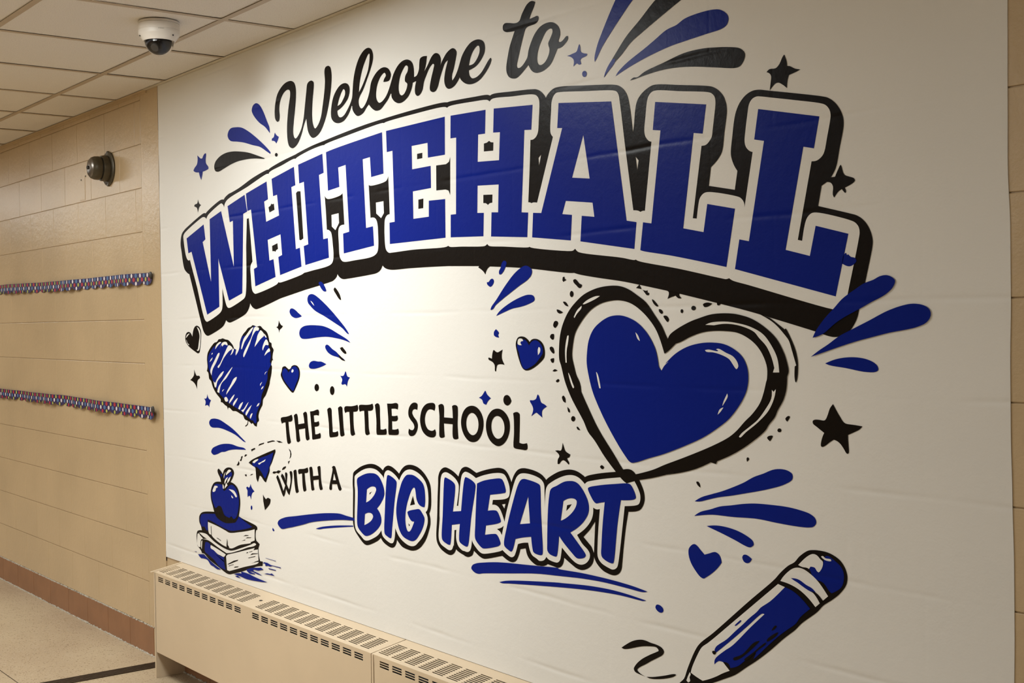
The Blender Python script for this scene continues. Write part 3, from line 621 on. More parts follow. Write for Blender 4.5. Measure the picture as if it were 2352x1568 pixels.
S|splash_drop|B|1|:4866,11209 5005,11330 5328,11388 5854,11374 6367,11267 7171,11046 7904,10761 8303,10601! 8143,10602 7412,10818 6662,10949 5891,11027 5099,11016 4915,11097
M|heart|small outlined blue heart right of the scribbled heart
S|heart|K|1|:12035,13587! 12186,13627 12275,13710 12532,13759 12783,13699 12904,13541 12874,13298 12675,13031 12412,12759 12325,12719 12198,12751 11818,12963 11520,13181 11386,13363 11467,13509 11538,13655 11757,13700 11907,13641
S|heart_fill|B|2|:12030,13460! 12207,13607! 12446,13713 12657,13687 12820,13539 12790,13296 12592,13048 12392,12799 12285,12805 11906,13007 11609,13224 11507,13427 11623,13595 11798,13619 11904,13560
S|highlight|W|3|:12357,13610 12440,13551 12331,13471 12259,13506
M|splash_drop|small blue drop on the lower edge of the black shadow of the arched lettering
S|splash_drop|B|2|:14443,16761 14564,16806 14720,16762 14873,16631 14985,16462 14828,16447 14673,16520 14519,16661
M|splash_drop|thin black drop under the letter T of the arched lettering
S|splash_drop|K|1|:15508,16496 15587,16567 15755,16470 15939,16293 16009,16116 15896,16141 15674,16319
M|splash_drop|long blue drop with a white glint under the letter I
S|splash_drop|B|1|:13577,16213 13663,16330 13908,16377 14188,16317 14814,16029 15386,15710 15946,15358 16313,15109 16537,14909! 16419,14928 16052,15129 15565,15304 14798,15563 14130,15768 13812,15931 13613,16073
S|highlight|W|2|:13807,16135! 13979,16066 14087,15945! 13937,16027
M|splash_drop|short blue drop left of the long blue drop with a glint
S|splash_drop|B|1|:12177,15757 12245,15857 12396,15879 12648,15810 12854,15707 13101,15593 13121,15573! 12890,15529 12595,15518 12301,15613
M|splash_drop|wide blue drop curling below the long drop with a glint
S|splash_drop|B|1|:12912,14962 13000,15102 13253,15201 13625,15239 14192,15236 14707,15203 15173,15113 15743,14939 16412,14720 16623,14607! 16113,14710 15661,14766 14969,14819 14377,14803 13361,14738 13072,14761 12950,14841
M|splash_drop|slim blue drop with a black tip below the wide blue drop
S|splash_drop|B|1|:14828,14460 14901,14528 15037,14529 15342,14386 15645,14274 15869,14142 16092,14059 16251,13976! 16053,13992 15829,14075 15258,14173 14952,14305
S|black_tip|K|2|:15645,14274! 15832,14180 16018,14087 16251,13976! 16053,13992 15866,14066 15757,14198
M|splash_drop|short black dash beside the slim blue drop
S|splash_drop|K|1|:15878,14425! 16049,14465! 16330,14252 16247,14219 16154,14241 15951,14353
M|splash_drop|small blue drop pointing right, above the two black dots
S|splash_drop|B|1|:13602,13755 13700,13876 13946,13940 14307,13922 14545,13920 14897,13834! 14699,13776 14299,13690 13895,13646 13652,13677
M|star|tiny blue star above the word LITTLE
S|star|B|1|:16246,13611 16300,13540 16353,13446 16537,13404! 16403,13277 16322,13070! 16213,13158 16006,13132 15943,13169 16011,13304 15865,13449! 16110,13459
M|dot|left one of the two black dots above LITTLE
S|dot|K|1|:14331,12977 14278,12881 14158,12837 14040,12873 13993,12966 14046,13063 14167,13106 14285,13070
M|dot|right one of the two black dots above LITTLE
S|dot|K|1|:15447,12907 15396,12793 15280,12743 15167,12785 15123,12896 15174,13010 15291,13060 15404,13017
M|letter|black letter T of the word THE
S|letter|K|1|:11415,11505! 11332,11635 11344,11718 11468,11756 11775,11792 11993,11833 12201,11891! 12258,11806 12267,11704 12179,11639 11942,11610! 11958,11463 12012,11159 12117,10849! 12020,10792 11911,10768 11834,10800 11788,10940 11702,11572! 11548,11554
M|letter|black letter H of the word THE
S|letter|K|1|:12380,11863! 12467,11918 12616,11941 12668,11867 12716,11556! 13190,11622! 13155,11811 13099,11979! 13205,12034 13309,12053 13389,12003 13439,11646 13562,11064! 13478,11019 13375,10996 13294,11037 13237,11435! 12755,11366! 12779,11206 12846,10964! 12747,10905 12641,10886 12571,10920 12508,11291
M|letter|black letter E of the word THE
S|letter|K|1|:13630,12080! 13883,12106 14086,12155 14247,12172 14305,12106 14280,11957! 14080,11967 13909,11939! 13942,11703! 14112,11718 14273,11756! 14310,11654 14268,11592 14187,11564 13964,11532! 13995,11260! 14177,11281 14359,11338! 14407,11227 14372,11146 14251,11119 13847,11059! 13774,11068 13752,11265
M|letter|black first letter L of the word LITTLE
S|letter|K|1|:14901,12208! 15001,12265 15137,12281 15213,12226 15226,12033 15275,11420! 15476,11432 15638,11482! 15672,11363 15624,11293 15508,11266 15082,11214! 15037,11266 15002,11731
M|letter|black letter I of the word LITTLE
S|letter|K|1|:15676,12296! 15773,12348 15887,12366 15980,12319 15993,12167 16050,11596 16107,11371! 16004,11320 15890,11300 15815,11334 15770,11676
M|letter|black first letter T of the word LITTLE
S|letter|K|1|:16180,12141! 16116,12249 16131,12345 16225,12383 16597,12399 16855,12433 17020,12472! 17064,12367 17032,12272 16921,12229 16731,12215! 16729,11919 16757,11637 16831,11438! 16730,11390 16619,11370 16536,11416 16501,11717 16461,12194! 16294,12187
M|letter|black second letter T of the word LITTLE
S|letter|K|1|:17168,12236! 17114,12351 17128,12445 17219,12477 17578,12489 17862,12514 18010,12552! 18060,12449 18032,12356 17926,12310 17714,12295! 17732,11971 17748,11694 17806,11516! 17706,11469 17599,11453 17518,11495 17487,11865 17464,12283! 17303,12270
M|letter|black last letter L of the word LITTLE
S|letter|K|1|:18166,12512! 18265,12563 18387,12573 18461,12512 18479,12193 18499,11705! 18687,11708 18849,11752! 18890,11651 18863,11559 18768,11538 18285,11505! 18245,11558 18248,11998
M|letter|black letter E of the word LITTLE
S|letter|K|1|:18942,12593! 19238,12604 19506,12635 19611,12607 19625,12536 19592,12422! 19467,12443 19206,12431! 19220,12194! 19427,12200 19567,12224! 19597,12123 19555,12058 19455,12029 19231,12018! 19236,11744! 19447,11753 19607,11792! 19643,11678 19608,11604 19508,11577 19039,11551! 19000,11603 19003,12038
M|letter|black letter S of the word SCHOOL
S|letter|K|1|:20257,11831! 20368,11794 20497,11801 20579,11894 20534,11997 20377,12112 20252,12229 20230,12369 20293,12531 20457,12662 20649,12696 20775,12658 20782,12571 20754,12461! 20643,12485 20515,12453 20455,12362 20541,12243 20697,12129 20782,11993 20752,11834 20620,11668 20459,11602 20299,11604 20220,11679
M|letter|black letter C of the word SCHOOL
S|letter|K|1|:21747,12479! 21580,12516 21395,12494 21252,12366 21194,12189 21227,12017 21347,11886 21531,11836 21654,11848 21762,11901! 21811,11809 21796,11706 21709,11645 21525,11623 21249,11672 21034,11815 20922,12071 20938,12281 21054,12513 21276,12670 21555,12725 21738,12716 21797,12650
M|letter|black letter H of the word SCHOOL
S|letter|K|1|:21973,12662! 22071,12704 22191,12713 22264,12670 22269,12300! 22756,12301! 22747,12506 22722,12668! 22811,12707 22928,12711 23014,12677 23033,12519 23007,12099 23040,11685! 22958,11660 22842,11647 22755,11681 22746,12110! 22264,12109! 22273,11888 22298,11689! 22207,11658 22102,11644 22013,11676 22005,11958 22024,12301
M|letter|black first letter O of the word SCHOOL
S|letter|K|1|:23785,12731 24035,12689 24225,12559 24344,12353 24352,12125 24235,11857 24037,11680 23799,11623 23560,11657 23337,11818 23213,12044 23199,12260 23297,12498 23501,12666
H:23779,12513 23946,12464 24068,12338 24105,12160 24045,11976 23931,11871 23804,11835 23664,11863 23512,11994 23465,12174 23507,12342 23623,12464
M|letter|black second letter O of the word SCHOOL
S|letter|K|1|:25055,12700 25306,12666 25513,12541 25639,12356 25654,12135 25549,11874 25361,11687 25108,11589 24855,11629 24616,11783 24492,12035 24492,12263 24592,12463 24799,12635
H:25050,12482 25221,12446 25350,12325 25399,12152 25355,11974 25234,11854 25087,11808 24941,11836 24796,11972 24747,12147 24792,12327 24902,12438
M|letter|black letter L of the word SCHOOL
S|letter|K|1|:25825,12600! 25929,12637 26045,12641 26128,12594 26136,12508 26093,11759! 26265,11739 26447,11770! 26478,11683 26464,11604 26400,11564 26236,11565 25879,11582 25823,11615 25851,12020 25852,12415
M|sparkle|blue four-pointed sparkle over SCHOOL
S|sparkle|B|1|:24474,13210 24554,13110 24754,12996! 24617,12918 24510,12792! 24364,12831 24317,12922 24139,12989! 24292,13052 24405,13154
M|dot|fat black dot above the last O of SCHOOL
S|dot|K|1|:25539,13122 25656,13087 25751,12956! 25690,12874 25558,12813 25415,12855 25360,12964 25408,13078
M|splash_drop|blue drop just above the paper plane
S|splash_drop|B|1|:5014,9970 5127,10115 5611,10273 6033,10362 6499,10412 7008,10424 7556,10373 8145,10348 8312,10290! 7798,10263 7251,10228 6744,10161 6331,10069 6019,10036 5649,9930 5223,9867
M|paper_plane|small blue paper plane with a black edge
S|paper_plane|K|1|:10821,10487! 10845,10412 10713,10214 10522,9948 10333,9744 10339,9639 10135,9327 10000,9141! 9854,9174 9582,9342 9465,9348 9415,9263 9301,9082! 9179,9221 9141,9453 9100,9632 8889,9690 8520,9790! 8754,9906 9707,10192
S|plane_fill|B|2|:10673,10357! 10526,10053 10288,9740 10238,9631 9973,9291! 9859,9323 9680,9478 9452,9608 9220,9685 8984,9676 8846,9794 9279,9978 9704,10096 10122,10191
S|highlight|W|3|:8871,9839! 9089,9942 9397,9998 9324,9939 9181,9885 9036,9814
A:10025,10046! 9953,9967 9649,9868 9459,9789 9367,9825 9603,9897
M|flight_trail|black dashed loop trailing the paper plane
S|flight_trail|K|1|:7425,9605! 7528,9679! 7632,9797! 7701,9682! 7625,9621! 7499,9589!
A:7722,9826! 7823,9888! 7861,9990! 8009,10016! 7932,9918! 7869,9815! 7770,9801!
A:8141,10015! 8232,10104! 8402,10106! 8327,10057! 8229,10011!
A:8747,10336! 9098,10425! 9129,10374! 8889,10303! 8825,10251!
A:9394,10521! 9490,10602! 9902,10687! 9886,10643! 9629,10579!
A:10156,10731! 10600,10817! 10758,10819! 10837,10791! 10598,10767! 10187,10691!
A:10914,10823! 11226,10833! 11466,10787! 11135,10769!
A:11916,10595! 12065,10540! 12138,10402! 12099,10297! 11967,10205! 12045,10334! 12041,10457!
A:11846,10094! 12008,10147! 11882,10000!
A:11354,9765! 11476,9858! 11675,9911! 11672,9853! 11539,9781! 11384,9737!
A:10553,9563! 10668,9625! 10893,9639! 11051,9699! 11272,9686! 11069,9575! 10891,9591! 10687,9532!
A:8151,9282! 8308,9313! 8334,9243! 8222,9218!
A:8610,9283! 8733,9349! 8887,9378! 8852,9342!
M|letter|black letter W of the word WITH, touching the dashed trail
S|letter|K|1|:10869,9412! 10984,9505 11092,9428 11449,8942! 11589,9162! 11250,9493! 11342,9599! 11471,9544 11640,9362! 11606,9648 11695,9676 11780,9632 11751,9424 11713,9235! 11897,9047! 12031,9408 11956,9709! 12065,9759 12171,9717 12137,9356 11924,8830! 11818,8875 11650,9044! 11577,8851 11463,8720! 11377,8770 11061,9175
M|letter|black letter I of the word WITH
S|letter|K|1|:12271,9772! 12367,9825 12495,9831 12530,9635 12582,9295 12665,9039! 12571,8985 12464,8969 12411,9035
M|letter|black letter T of the word WITH
S|letter|K|1|:12692,9686! 12633,9786 12665,9860 12771,9889 13107,9927 13370,9998! 13424,9893 13392,9820 13143,9769! 13168,9550 13258,9147! 13161,9097 13056,9081 12997,9172 12942,9738! 12807,9720
M|letter|black letter H of the word WITH
S|letter|K|1|:13501,9999! 13605,10044 13707,10040 13752,9940 13777,9714! 14182,9769! 14112,10069! 14214,10117 14326,10116 14348,9951 14377,9618 14485,9308! 14385,9265 14285,9259 14210,9406 14197,9626! 13800,9567! 13807,9408 13870,9235! 13779,9191 13657,9183 13603,9389
M|letter|black letter A after the word WITH
S|letter|K|1|:15168,10149! 15278,10207 15394,10203 15503,10028 15682,9678 15845,9437! 15729,9365 15635,9388 15526,9577! 15171,9550! 15153,9358! 15055,9323 14970,9350 14983,9478 15217,10101
H:15320,9955! 15447,9714! 15230,9695!
M|star|tiny blue star above the small black heart beside the apple
S|star|B|1|:8669,8953! 8737,8836 8993,8688! 8774,8581 8669,8333! 8555,8473 8383,8401! 8364,8519 8370,8671 8267,8759 8351,8822 8519,8794
M|dot|tiny blue drip under the star beside the apple
S|dot|B|1|:8781,8020 8756,7957 8701,7925 8648,7945 8628,8004 8653,8068 8708,8099 8761,8079
M|heart|tiny torn black heart right of the apple
S|heart|K|1|:9727,8642! 9830,8557 9988,8478! 10129,8549 10369,8516! 10327,8365 10139,8208 9871,8041! 9795,8235 9741,8399
M|dot|tiny blue drip left of the long swoosh under WITH A
S|dot|B|1|:10503,7429! 10592,7381 10657,7336! 10566,7300 10477,7336
M|swoosh|long blue swoosh left of the word BIG
S|swoosh|B|3|:10937,7641 11008,7754 11500,7935 12455,8103 13709,8313 14714,8458 15683,8546 16136,8525 16691,8506! 16707,8418! 16392,8392 15866,8347 14705,8189 13616,8004 12866,7816 11792,7577 11220,7483
M|swoosh|thin blue stroke under the long swoosh
S|swoosh|B|1|:13914,7800! 14299,7905 15285,8075 16590,8229! 16608,8193! 15476,8026 14496,7870 14176,7806
M|apple|blue apple with black outline on top of the drawn books
S|apple|K|3|:7541,7547! 7442,7420 7248,7264 6865,7186 6324,7124 5897,7159 5466,7263 5273,7413 5085,7702 4935,7962 4906,8252 5017,8487 5206,8659 5449,8746 5945,8791! 5854,8956 5663,9127 5617,9243 5711,9319 5867,9280 6135,9125! 6219,9276 6418,9394 6728,9456 7032,9428 7178,9290 7056,9079 6819,8866! 7122,8835 7420,8729 7564,8594 7666,8355 7701,8111 7645,7824
S|fruit|B|4|:5364,8631 5763,8685 6038,8668 6111,8556 6204,8446 6381,8497 6540,8596 6775,8719 7043,8761 7378,8626 7520,8424 7603,8184 7575,7932 7451,7637 7331,7474 7063,7377 6877,7473 6721,7388 6490,7396 6221,7450 5922,7756 5646,7761 5363,7646 5094,7909 5003,8141 5073,8372
S|leaf|B|4|:6988,9274 7003,9158 6749,9019 6399,8937 6265,8976 6366,9086 6600,9123 6796,9241
A:5900,9130! 6057,9127! 6093,9062! 6051,8991! 5936,9049!
S|highlight|W|5|:5322,8575! 5620,8569 5618,8526! 5458,8477 5414,8379 5211,8302 5111,8324
A:6691,8552 6921,8565 7186,8541 7370,8426 7441,8333 7345,8287 7143,8403 6843,8508
A:6904,8330! 7024,8291 7098,8232! 6965,8235
A:6744,9370 6934,9336 6719,9234 6445,9118 6468,9196
A:6412,9245! 6350,9152 6225,8955! 6250,9093
A:6635,9051! 6515,8931 6294,8734! 6298,8844 6459,8993
A:6886,9098! 6784,8938 6547,8782! 6591,8921
A:6452,8807! 6583,8710! 6425,8619 6286,8539! 6350,8680
A:6118,8717! 6231,8635 6208,8531! 6130,8541
M|books|two drawn books stacked under the apple, black ink with blue shading
S|books|K|1|:5236,7469! 4090,7335 3836,7237 3683,7080 3694,6853 3841,6717 3938,6536! 3622,6495 3451,6425 3381,6275 3445,5807! 3836,5630 3895,5550! 4164,5551 4568,5398 5643,5171 6342,5035 6651,5047! 7756,5327 8863,5652 9044,5710 9579,5811! 9620,5986! 9374,5975! 9276,6196 9251,6467! 9364,6643! 9084,6745! 9018,6874 9072,7157 9172,7185! 9176,7282 9071,7335 8499,7414 7842,7487 7522,7545! 6494,7480
S|top_cover|B|2|:5312,7392 4211,7270 3917,7194 3784,7003 3818,6832 3965,6697 4215,6727 4415,6594 4559,6611! 4530,6903 4558,7062! 4842,7052 5717,6939 6494,6862 6878,6866 7449,6961 8379,7147 8746,7256! 8205,7364 7816,7462 7559,7532 7263,7649
S|page_edge|W|2|:4574,6969! 5517,6898 6298,6805 6644,6762 7633,6908 8559,7086 8958,7184! 8941,6735! 8540,6610! 8612,6595 7612,6384 6848,6142 6618,6128! 5922,6181 5056,6379 4898,6462! 4656,6502 4582,6666
A:3489,6323! 3617,6374! 3781,6289 4027,6197 3900,6146! 3814,6083 3780,5798! 3467,5827
A:3660,6406! 4079,6440 4449,6424 4650,6363 5129,6216 5917,6078 6460,6031 6845,6049 7795,6292 8536,6504 8937,6629 9078,6590! 8860,6497 8349,6381 7604,6167 6687,5935 6338,5880! 5481,6021 4561,6187 3983,6157! 4275,6211 4481,6229! 4072,6290
A:4818,6020! 5674,5910 6258,5818! 6137,5717 6018,5675! 5784,5703 5468,5728 5113,5835 4793,5896
A:6294,5747! 6452,5836! 7223,6016 8929,6433! 8818,6329! 9214,6414! 9250,5982! 8871,5864 9266,5928! 9192,5861 7949,5536 7004,5283 6579,5171! 6367,5182!
A:5069,5734! 5582,5607 6068,5470! 6071,5530! 5623,5629
A:3973,6103! 3902,5726! 3842,5771! 3875,6056
S|bottom_cover|B|2|:4268,6054! 4476,6098 4758,6030 4793,5896 5113,5835 5468,5711 5782,5668 6097,5695! 6105,5424 6231,5171! 5645,5223 5096,5437 4576,5572 4211,5680
S|ink_line|K|3|:4914,6844! 4947,6468! 4896,6428! 4864,6804!
A:6421,6490! 6475,6388! 6488,6237! 6638,6148! 6464,6116! 6349,6152!
A:5377,6402! 5536,6405! 5869,6336! 5809,6320!
A:7925,6779! 8149,6856! 8442,6881! 8368,6850!
A:8144,6724! 8292,6780! 8693,6826! 8583,6784!
A:7768,6569! 8123,6667! 8085,6626!
A:8157,6129! 8269,6182! 8360,6186! 8304,6145!
A:8415,6201! 8745,6299! 8725,6271! 8488,6200!
A:8520,6093! 8704,6191! 9208,6259! 9207,6238! 8848,6173!
A:8315,5958! 8989,6124! 8970,6089! 8405,5954!
A:6416,5434! 7019,5662! 7438,5762! 7399,5715! 6513,5431!
A:6511,5380! 7013,5516! 6993,5491! 6529,5363!
A:7007,5368! 7124,5435! 7465,5497! 7388,5447!
A:8580,5774! 9196,5950! 9051,5889!
S|ground_shadow|B|4|:3514,5454! 4122,5537! 4447,5433 5049,5275 5799,5125! 5402,5085 5084,5142 4763,5182 4604,5281 4443,5346 3823,5330! 3678,5371!
A:6997,5115! 7491,5221 7715,5238! 7681,5316! 8308,5325 8885,5280 9452,5253 10009,5232! 9378,5161 8115,5083 7710,5105
A:7108,5056! 7374,5096! 7652,5038! 7296,5026!
A:8205,5483! 8682,5609! 9470,5731! 9679,5681! 9217,5573! 8824,5564! 8750,5505! 9213,5475! 9599,5428! 9175,5421! 8676,5461! 8421,5424! 8961,5414! 8888,5379! 8454,5347! 8202,5425!
A:9618,5929! 9760,5989! 10038,5996! 10312,5955! 11124,5977! 11140,5945! 10448,5935! 10241,5882! 10103,5894! 9859,5851! 9828,5935!
A:10083,5803! 10409,5811! 10749,5820! 10714,5788! 10167,5768!
A:9690,5522! 9988,5582! 10264,5599! 10368,5638! 10622,5575! 10090,5549!
A:9872,6173! 10745,6175! 10728,6154! 9888,6159!
A:3115,5533! 3413,5552! 3327,5517!
M|bubble_lettering|word BIG in blue bubble letters with white and black outlines
S|letter_shadow|K|1|:16636,9972 16676,10089 16882,10210 17249,10363 17752,10478 18103,10487 18414,10420 18617,10327! 18706,10426 18912,10512 19131,10506 19396,10420 19619,10307! 19795,10480 19994,10594 20255,10650 20575,10641 20920,10546 21227,10355 21437,10113 21486,9685 21462,9371 21365,9179! 21422,9020 21417,8829 21334,8628 21139,8302 20850,8037 20625,7920 20368,7854 20110,7851 19720,7907 19422,8093! 19357,7932 19220,7814 19051,7783 18782,7830 18545,7918 18411,8029! 18234,7915 17916,7782 17631,7689 17452,7662 17274,7699 16954,7884 16705,8080 16601,8295 16590,8528 16628,9480 16608,9667
S|letter_outline|W|2|:16754,9869 16764,9965 17024,10119 17497,10290 17889,10340 18202,10311 18442,10221 18611,10126 18671,10055! 18717,10226 18822,10326 18958,10360 19226,10306 19456,10200 19628,10081! 19789,10283 19989,10424 20250,10496 20506,10486 20853,10392 21130,10224 21279,10012 21334,9757 21327,9496 21275,9299 21164,9200! 21254,9088 21281,8952 21262,8828 21147,8606 20953,8366 20695,8158 20533,8049 20340,7997 20114,8003 19791,8095 19532,8242 19339,8471! 19279,8102 19191,7964 19055,7929 18854,7967 18651,8041 18517,8134 18470,8293! 18240,8100 17921,7949 17528,7821 17349,7821 17101,7940 16815,8093 16728,8253 16719,8543 16768,9493 16747,9642
H:17732,9483! 17907,9550! 17730,9414!
H:20435,9659! 20555,9384! 20255,9317!
H:20142,8724! 20231,8676! 20171,8621!
S|letter|B|4|letter B of the word BIG:16937,9889 17202,10022 17564,10131 17883,10174 18163,10170 18386,10088 18570,9903 18684,9695 18688,9494 18552,9298 18410,9155 18215,9006! 18368,8894 18466,8740 18479,8594 18406,8458 18175,8265 17819,8073 17497,7977 17354,7988 16964,8194 16895,8318 16909,8753! 16962,9512 16931,9697!
H:17575,9589! 17798,9694 17975,9729 18132,9716 18182,9647 18109,9511 17928,9345 17713,9212 17504,9131!
H:17420,8725! 17593,8787 17771,8806 17911,8770 17954,8700 17870,8580 17690,8466 17365,8335!
S|letter|B|4|letter I of the word BIG:18902,10179 18971,10203 19122,10180 19354,10101 19468,10021 19464,9895 19333,9378 19155,8455 19088,8121 19043,8094 18858,8129 18690,8199 18659,8305 18713,8950 18783,9595 18847,10019
S|letter|B|4|letter G of the word BIG:20066,10289 20278,10330 20502,10327 20785,10246 21033,10111 21123,9962 21157,9739 21150,9477 21106,9359 20981,9355 20793,9405 20656,9566 20614,9773 20570,9910 20507,9930 20393,9858 20157,9498 20018,9164 19969,8820 20017,8576 20095,8470 20176,8453 20291,8520 20424,8695 20501,8822! 20331,8826 20174,8950 20103,9084 20163,9126 20566,9223 20821,9255 20944,9176 21096,9018 21093,8896 20993,8675 20765,8402 20571,8236 20377,8168 20120,8179 19796,8263 19604,8437 19464,8762 19423,9063 19500,9431 19642,9768 19816,10071
M|bubble_lettering|word HEART in blue bubble letters with white and black outlines
S|letter_shadow|K|1|:21891,10189 21903,10396 21992,10575 22145,10690 22311,10734 22503,10711 22765,10632 23015,10510! 23085,10650 23203,10777 23405,10841 23603,10819 23827,10746 23965,10700! 24327,10805 24819,10910 25140,10948 25377,10916 25532,10810 25695,10570! 25816,10787 26000,10960 26231,11030 26558,11030 26929,10976 27147,10902 27310,10786! 27302,10780! 27388,10846 27798,11042 28082,11126 28338,11166 28568,11159 28772,11110 28984,11017! 29108,11065 29552,11162 30232,11263! 30829,11363 31131,11114! 31230,10962 31298,10814 31315,10634 31262,10488 31158,10365 31015,10304 30695,10255! 30594,9848 30501,9343 30428,8847 30405,8715 30318,8587 30168,8511 29997,8497 29675,8558 29481,8669 29373,8771 29309,8894! 29273,8742 29170,8610 28989,8502 28785,8448 28581,8466 28376,8541 28049,8684! 28003,8518 27907,8414 27764,8363 27598,8377 27322,8404! 27212,8345 27065,8312 26942,8306 26826,8299 26579,8381 26407,8513 26323,8719! 26076,8661! 25974,8438 25868,8297 25711,8231 25529,8234 25196,8348! 24488,8169 24295,8135 24130,8153 23938,8225 23767,8310! 23699,8176 23570,8101 23427,8069 23228,8096 23539,8091 23255,8102 22968,8164 22819,8228! 22749,8118 22614,8032 22466,8003 22170,8057 21933,8162 21785,8315 21745,8517 21806,9075 21856,9809
H:29379,9851! 29310,8976! 29203,9153! 28883,9371! 29145,9588!
H:25215,9876! 25392,9911! 25336,9761!
S|letter_outline|W|2|:22027,10201 22062,10393 22141,10519 22321,10582 22557,10546 22847,10428 22989,10306 23030,10210 22907,9589! 22985,9592! 23069,10029 23152,10438 23227,10596 23373,10683 23543,10673 23767,10609 23939,10541! 24323,10657 24815,10761 25189,10796 25373,10764 25501,10632 25601,10434 25609,10244 25568,10144 25435,10067 24782,9964! 24744,9814! 24926,9822 25085,9758 25214,9611 25340,9369! 25425,9634 25701,10284 25891,10667 25996,10786 26125,10857 26304,10888 26629,10880 26999,10812 27132,10747 27214,10647 27228,10371 27229,9987! 27269,10375 27309,10548 27384,10647 27432,10682 27722,10830 28078,10960 28335,11013 28542,11016 28746,10966 28980,10822! 29060,10884 29328,10952 29767,11035 30398,11130! 30826,11164 30951,11074! 31087,10892 31161,10730 31152,10589 31100,10499 30997,10456 30562,10389! 30480,9906 30281,8841 30236,8734 30150,8671 30043,8645 29915,8666 29657,8738 29527,8822 29464,8930 29470,9238 29499,9572 29581,10209! 29445,10183 29309,10217! 29299,10047 29218,9861 28990,9628 28623,9391! 28845,9172 29067,9038 29143,8945 29141,8842 29061,8727 28924,8634 28743,8590 28561,8612 28356,8704 27966,8960! 27913,8703 27875,8591 27779,8517 27696,8502 27385,8539 27271,8603! 27191,8512 27093,8464 26946,8446 26830,8494 26633,8560 26536,8672 26453,8898! 26213,8864 25969,8797! 25847,8516 25767,8410 25637,8368 25455,8415 25216,8524! 25141,8485 24354,8295 24189,8284 24052,8323 23832,8459 23709,8576 23682,8638! 23633,8383 23560,8274 23431,8223 23260,8234 23195,8233 22967,8338 22856,8525 22864,8838! 22762,8817! 22704,8303 22696,8347 22619,8202 22470,8151 22234,8202 21996,8291 21909,8400 21882,8534 21958,9092 21954,9166
H:24963,9115! 25097,9151! 25204,9192! 25298,9252! 25198,8959! 25121,9054!
H:28213,10167! 28422,10216! 28316,10103! 28175,9998!
S|letter|B|4|letter H of the word HEART:22256,10359 22302,10417 22406,10406 22728,10316 22828,10241 22839,10107 22697,9388! 23141,9453! 23338,10438 23397,10522 23482,10518 23763,10443 23914,10342 23896,10159 23679,9359 23486,8439 23428,8388 23200,8418 23029,8497 23012,8612 23067,9047! 22628,8965! 22529,8348 22484,8320 22262,8356 22100,8429 22066,8528 22135,9186 22220,10134
S|letter|B|4|letter E of the word HEART:23999,10382! 24319,10493 24811,10594 25186,10636 25290,10597 25428,10322 25414,10248 25334,10222 24651,10104! 24522,9613! 24869,9662 24989,9651 25080,9548 25168,9365 25101,9317 24423,9157! 24362,8868! 24771,8946 24932,8958 25011,8911 25139,8702 25085,8647 25038,8617 24303,8447 24193,8457 23920,8619 23853,8726 23876,9109 23945,9883
S|letter|B|4|letter A of the word HEART:26147,10674 26275,10724 26526,10716 26921,10658 27031,10614 27053,10508 27064,9892 27094,9333 27116,8688 27078,8628 26882,8617 26697,8662 26650,8780 26600,9089! 26216,9019 25862,8933! 25720,8594 25654,8535 25511,8567 25330,8655 25306,8748 25448,9214 25690,9823 26016,10520
H:26490,10244! 26555,9470! 26079,9391!
S|letter|B|4|letter R of the word HEART:27521,10545 27790,10669 28099,10804 28332,10850 28562,10853 28743,10788 28986,10559 29116,10336 29139,10147 29087,9994 28903,9781 28673,9605 28344,9428! 28619,9211 28953,8934 28986,8879 28928,8812 28723,8754 28587,8758 28428,8848 28039,9113 27855,9272! 27760,8728 27723,8674 27652,8667 27413,8711 27331,8792 27327,8960 27380,9927 27449,10362
H:28064,10269! 28228,10342 28391,10378 28552,10375 28631,10331 28617,10210 28499,10048 28312,9893 28124,9781 27934,9702!
S|letter|B|4|letter T of the word HEART:29106,10711 29147,10749 29546,10840 30194,10939 30719,10999 30801,10978 30902,10874 31001,10672 30969,10620 30423,10531! 30280,9883 30123,8890 30089,8821 30003,8809 29746,8867 29628,8953 29634,9260 29701,9888 29787,10417! 29536,10365 29448,10344 29361,10376 29231,10510
M|swoosh|blue swoosh beneath HEART, the thicker of the two strokes
S|swoosh|B|1|:23617,7750 23676,7850 23875,7936 24348,8031 24892,8115 25423,8171 26198,8233 26825,8283 27794,8353 27787,8343 28829,8368 29930,8364 30772,8328 31378,8268! 31281,8238 31139,8223 30563,8238 29712,8251 28826,8219 27901,8148 26820,8057 25547,7877 24202,7678 24007,7636 23784,7650
M|swoosh|blue stroke beneath HEART, the thinner and lower one
S|swoosh|B|1|:25033,7540! 25279,7613 25542,7664 26060,7740 27785,7949 27897,7957 29047,8060 29925,8095 30560,8081 31328,8028! 31216,7996 31074,7994 30349,8004 29488,7967 28592,7900 27059,7745 25540,7577 25171,7532
M|heart|big blue heart inside a thick black heart-shaped ring
S|ring|K|3|:32237,14773! 32309,14882 32541,15018 33011,15205 33293,15282 33766,15383 34366,15393 34709,15345 35046,15251 35441,15046 35763,14794 35967,14496 36060,14273 36111,14050 36065,13925 36064,13876 36035,13626 35936,13373 35772,13141 35689,12986 35507,12800 35407,12668 35003,12376 34453,12067 33870,11826! 33833,11757! 33665,11784! 33158,11583 32632,11444 32092,11343 32402,11419 31616,11224 31090,11121! 30653,10996! 30529,11050 30237,11263! 29792,11640 29406,12037 29143,12256 28969,12528 28613,12957 28456,13160 28210,13573 28032,14052 27965,14202 27985,14717 28077,15050 28247,15350 28438,15572 28718,15791 29039,15976 29532,16124 30054,16181 30479,16163 30811,16073 31137,15909 31458,15720 31771,15395 32041,15089 32154,14896
